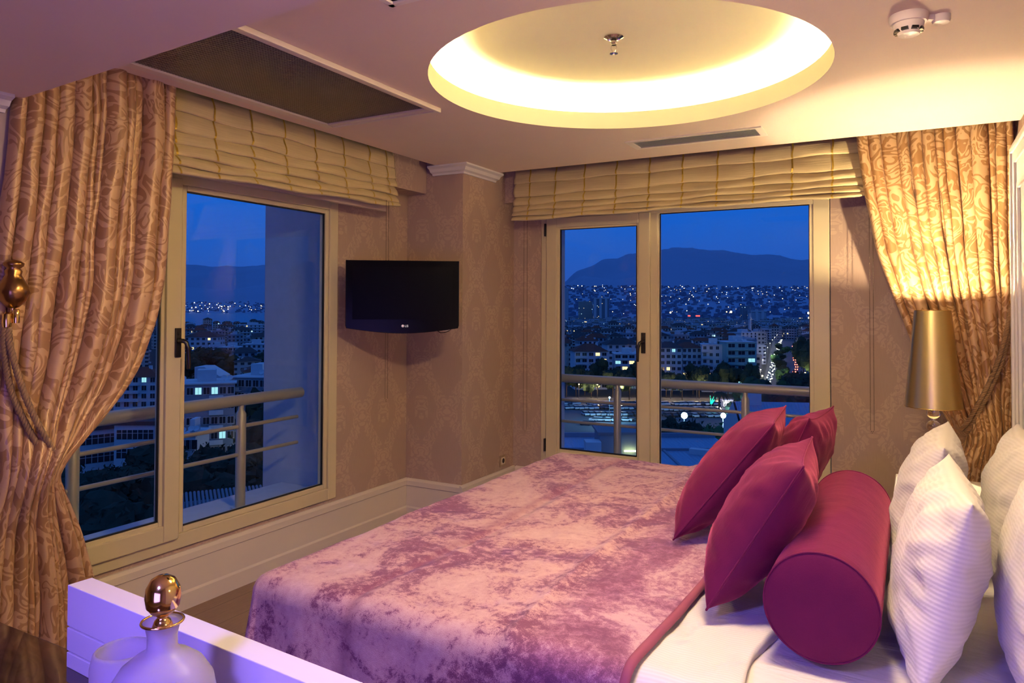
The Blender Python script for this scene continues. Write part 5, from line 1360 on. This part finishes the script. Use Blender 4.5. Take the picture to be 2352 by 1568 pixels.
# ---- car park, avenue and their lamps
mb = MB(); mb.v = [tuple(G(px, d, GZ+0.1)) for px, d in ((1270, 205), (1740, 205), (1720, 296), (1270, 296))]; mb.face((0, 1, 2, 3)); struct(mb.build('ground_car_park', 'asphalt', fix=False))
mb = MB(); mb.v = [tuple(G(px, d, GZ+0.1)) for px, d in ((1742, 300), (1905, 300), (1835, 900), (1776, 900))]; mb.face((0, 1, 2, 3)); struct(mb.build('ground_avenue', 'asphalt', fix=False))
mb = MB(); mb.v = [tuple(G(px, d, GZ+0.12)) for px, d in ((1270, 298), (1700, 298), (1700, 306), (1270, 306))]; mb.face((0, 1, 2, 3)); struct(mb.build('ground_street', 'asphalt', fix=False))
def car_meshes(paint, lights=None):
    mb = MB(); prof_ = [(-2.1, .35), (2.1, .35), (2.15, .75), (1.5, .92), (-1.9, .95), (-2.15, .8)]
    mb.extrude([(x, z) for x, z in prof_], (0, -.85, 0), (0, .85, 0), (1, 0, 0)); mb.box(-1.1, -.75, 1.40, .5, .75, 1.46)
    bd = mb.mesh('body', paint)
    mb = MB(); b = len(mb.v); mb.v = [(-1.7, -.78, .93), (1.2, -.78, .93), (1.2, .78, .93), (-1.7, .78, .93), (-1.1, -.7, 1.41), (.5, -.7, 1.41), (.5, .7, 1.41), (-1.1, .7, 1.41)]
    for f in ((0, 1, 5, 4), (1, 2, 6, 5), (2, 3, 7, 6), (3, 0, 4, 7), (4, 5, 6, 7)): mb.face(f)
    gl_ = mb.mesh('glass', 'glass_dark')
    mb = MB()
    for x in (-1.3, 1.3):
        for y in (-.86, .7): mb.tube([(x, y, .33), (x, y+.16, .33)], .33, 12)
    wl = mb.mesh('wheels', 'dark_rubber')
    out = [bd, gl_, wl]
    if lights:
        mb = MB()
        for y in (-.6, .6): mb.sphere((2.15 if lights == 'lamp_white' else -2.15, y, .7), 0.34, 8, 5)
        out.append(mb.mesh('headlight' if lights == 'lamp_white' else 'tail_light', lights, 'all'))
    return out
CARS = [car_meshes('car_paint'), car_meshes('facade_white'), car_meshes('car_dark')]; CH = car_meshes('car_dark', 'lamp_white'); CT = car_meshes('car_dark', 'tail_red')
def car(p, rz, ms, label, group):
    t_ = empty('car', p, rz, label, 'car', group)
    for me in ms: o = bpy.data.objects.new(me.name.split('.')[0], me); C.objects.link(o); o.parent = t_
rows = [(928, 1296, 1700, 9.5), (938, 1300, 1460, 11), (941, 1525, 1690, 12), (953, 1345, 1475, 12), (955, 1530, 1690, 15), (966, 1368, 1478, 13), (974, 1345, 1410, 16)]
for (y, p0, p1, st) in rows:
    px = p0
    while px < p1:
        if random.random() < 0.88: car(G(px, ydep(y)+random.uniform(-.6, .6), GZ+0.1), FR+pi/2+random.choice([0.25, 0.3, pi+0.25])+(1.1 if y > 960 else 0), random.choice(CARS), 'parked car among the rows of the floodlit car park', 'cars in the car park')
        px += st*random.uniform(0.95, 1.1)
adir = (G(1808, 900)-G(1822, 300)); aang = math.atan2(adir.y, adir.x)
for i in range(58):
    t_ = i/57; dep = 345+t_*t_*520; px = 1756+t_*38+random.uniform(-5, 5)*(1-t_*.7)
    car(G(px, dep, GZ+0.1), aang+pi, CH, 'car coming down the avenue with white headlights on', 'oncoming cars on the avenue')
for i in range(26):
    t_ = i/25; dep = 330+t_*t_*420; px = 1829-t_*6+random.uniform(-5, 5)*(1-t_*.5)
    car(G(px, dep, GZ+0.1), aang, CT, 'car driving away up the avenue with red tail lights', 'departing cars on the avenue')
def lamp_post(p, h_, m_, power, col, label, group=None, r_=0.35, name='street_lamp'):
    t_ = empty(name, p, FR, label, 'street lamp', group)
    MB().tube([(0, 0, 0), (0, 0, h_)], 0.10, 8).build('pole', 'car_dark', t_)
    MB().sphere((0, -0.3, h_+.1), r_, 12, 8).build('lamp_head', m_, t_, smooth='all')
    if power: point('street_lamp_light', (p.x-2.2*FH.x, p.y-2.2*FH.y, p.z+h_-0.6), power, col, 0.4)
CY_ = (0.35, 0.80, 1.0)
lamp_post(G(1571, 200, GZ), 36+ztop(952, 200), 'flood_cyan', 16000, CY_, 'bright blue-white floodlight over the car park, the left one', r_=0.85, name='floodlight')
lamp_post(G(1660, 200, GZ), 36+ztop(952, 200), 'flood_cyan', 16000, (0.6, 0.9, 1.0), 'bright white floodlight over the car park, the right one beside the pillow tip', r_=0.72, name='floodlight')
lamp_post(G(1400, 240, GZ), 8, 'flood_cyan', 5000, CY_, 'small bluish lamp over the left part of the car park', r_=0.25)
lamp_post(G(1667, 322-14, GZ), 36+ztop(858, 308), 'lamp_amber', 5000, (1, .75, .35), 'yellow street lamp glowing in front of the pale corner block', r_=0.7)
for px in (1330, 1372, 1424, 1468, 1540, 1600, 1645): lamp_post(G(px, 300, GZ), 6, 'lamp_amber', 2500, (1, .62, .28), 'amber street lamp on the street behind the pines', 'lamps on the street behind the pines', r_=0.28)
for i in range(8): lamp_post(G(1746+i*5.5, 340+i*65, GZ), 9, 'lamp_white', 4000, (1, .9, .65), 'white street lamp along the left side of the avenue', 'lamps along the avenue', r_=0.25)
for px, dep in ((1848, 345), (1700, 316), (1750, 330)): lamp_post(G(px, dep, GZ), 7, 'lamp_amber', 2500, (1, .8, .3), 'yellowish lamp among the trees near the avenue', 'lamps among the trees', r_=0.4)
for px, dep in ((655, 330), (680, 300), (565, 135), (600, 150)): lamp_post(G(px, dep, GZ), 8, 'lamp_white', 350, (.8, .95, 1), 'white lamp between the trees in the left window', 'lamps between the trees in the left window', r_=0.3)
kb = empty('entrance_kiosk', G(1672, 270), FR, 'small lit white kiosk beside the palm tree', 'kiosk')
MB().box(-1.8, 0, 0, 1.8, 3, 3.2).build('wall', 'facade_white', kb, fix=False); MB().box(-.6, -.05, .6, .6, 0, 2.2).build('window', 'glass_dark', kb); MB().box(-2.2, -.5, 3.2, 2.2, 3.4, 3.5).build('roof', 'facade_white', kb)
point('kiosk_light', G(1668, 266, GZ+5), 1800, (1, .9, .8), .3)
gs = empty('neon_emblem', G(1633, 268), FR, 'green neon plant emblem on a post in the car park', 'sign')
MB().tube([(0, 0, 0), (0, 0, 2.4)], .1, 6).build('post', 'facade_grey', gs)
for a_ in (-.12, .35, .75): MB().tube([(0, 0, 2.4), (3.2*sin(a_)*.5, 0, 2.4+3.2*cos(a_)*.55), (3.2*sin(a_), 0, 2.4+3.2*cos(a_))], lambda k_: .30*(1-k_)+.03, 6).build('leaf', 'sign_green', gs)
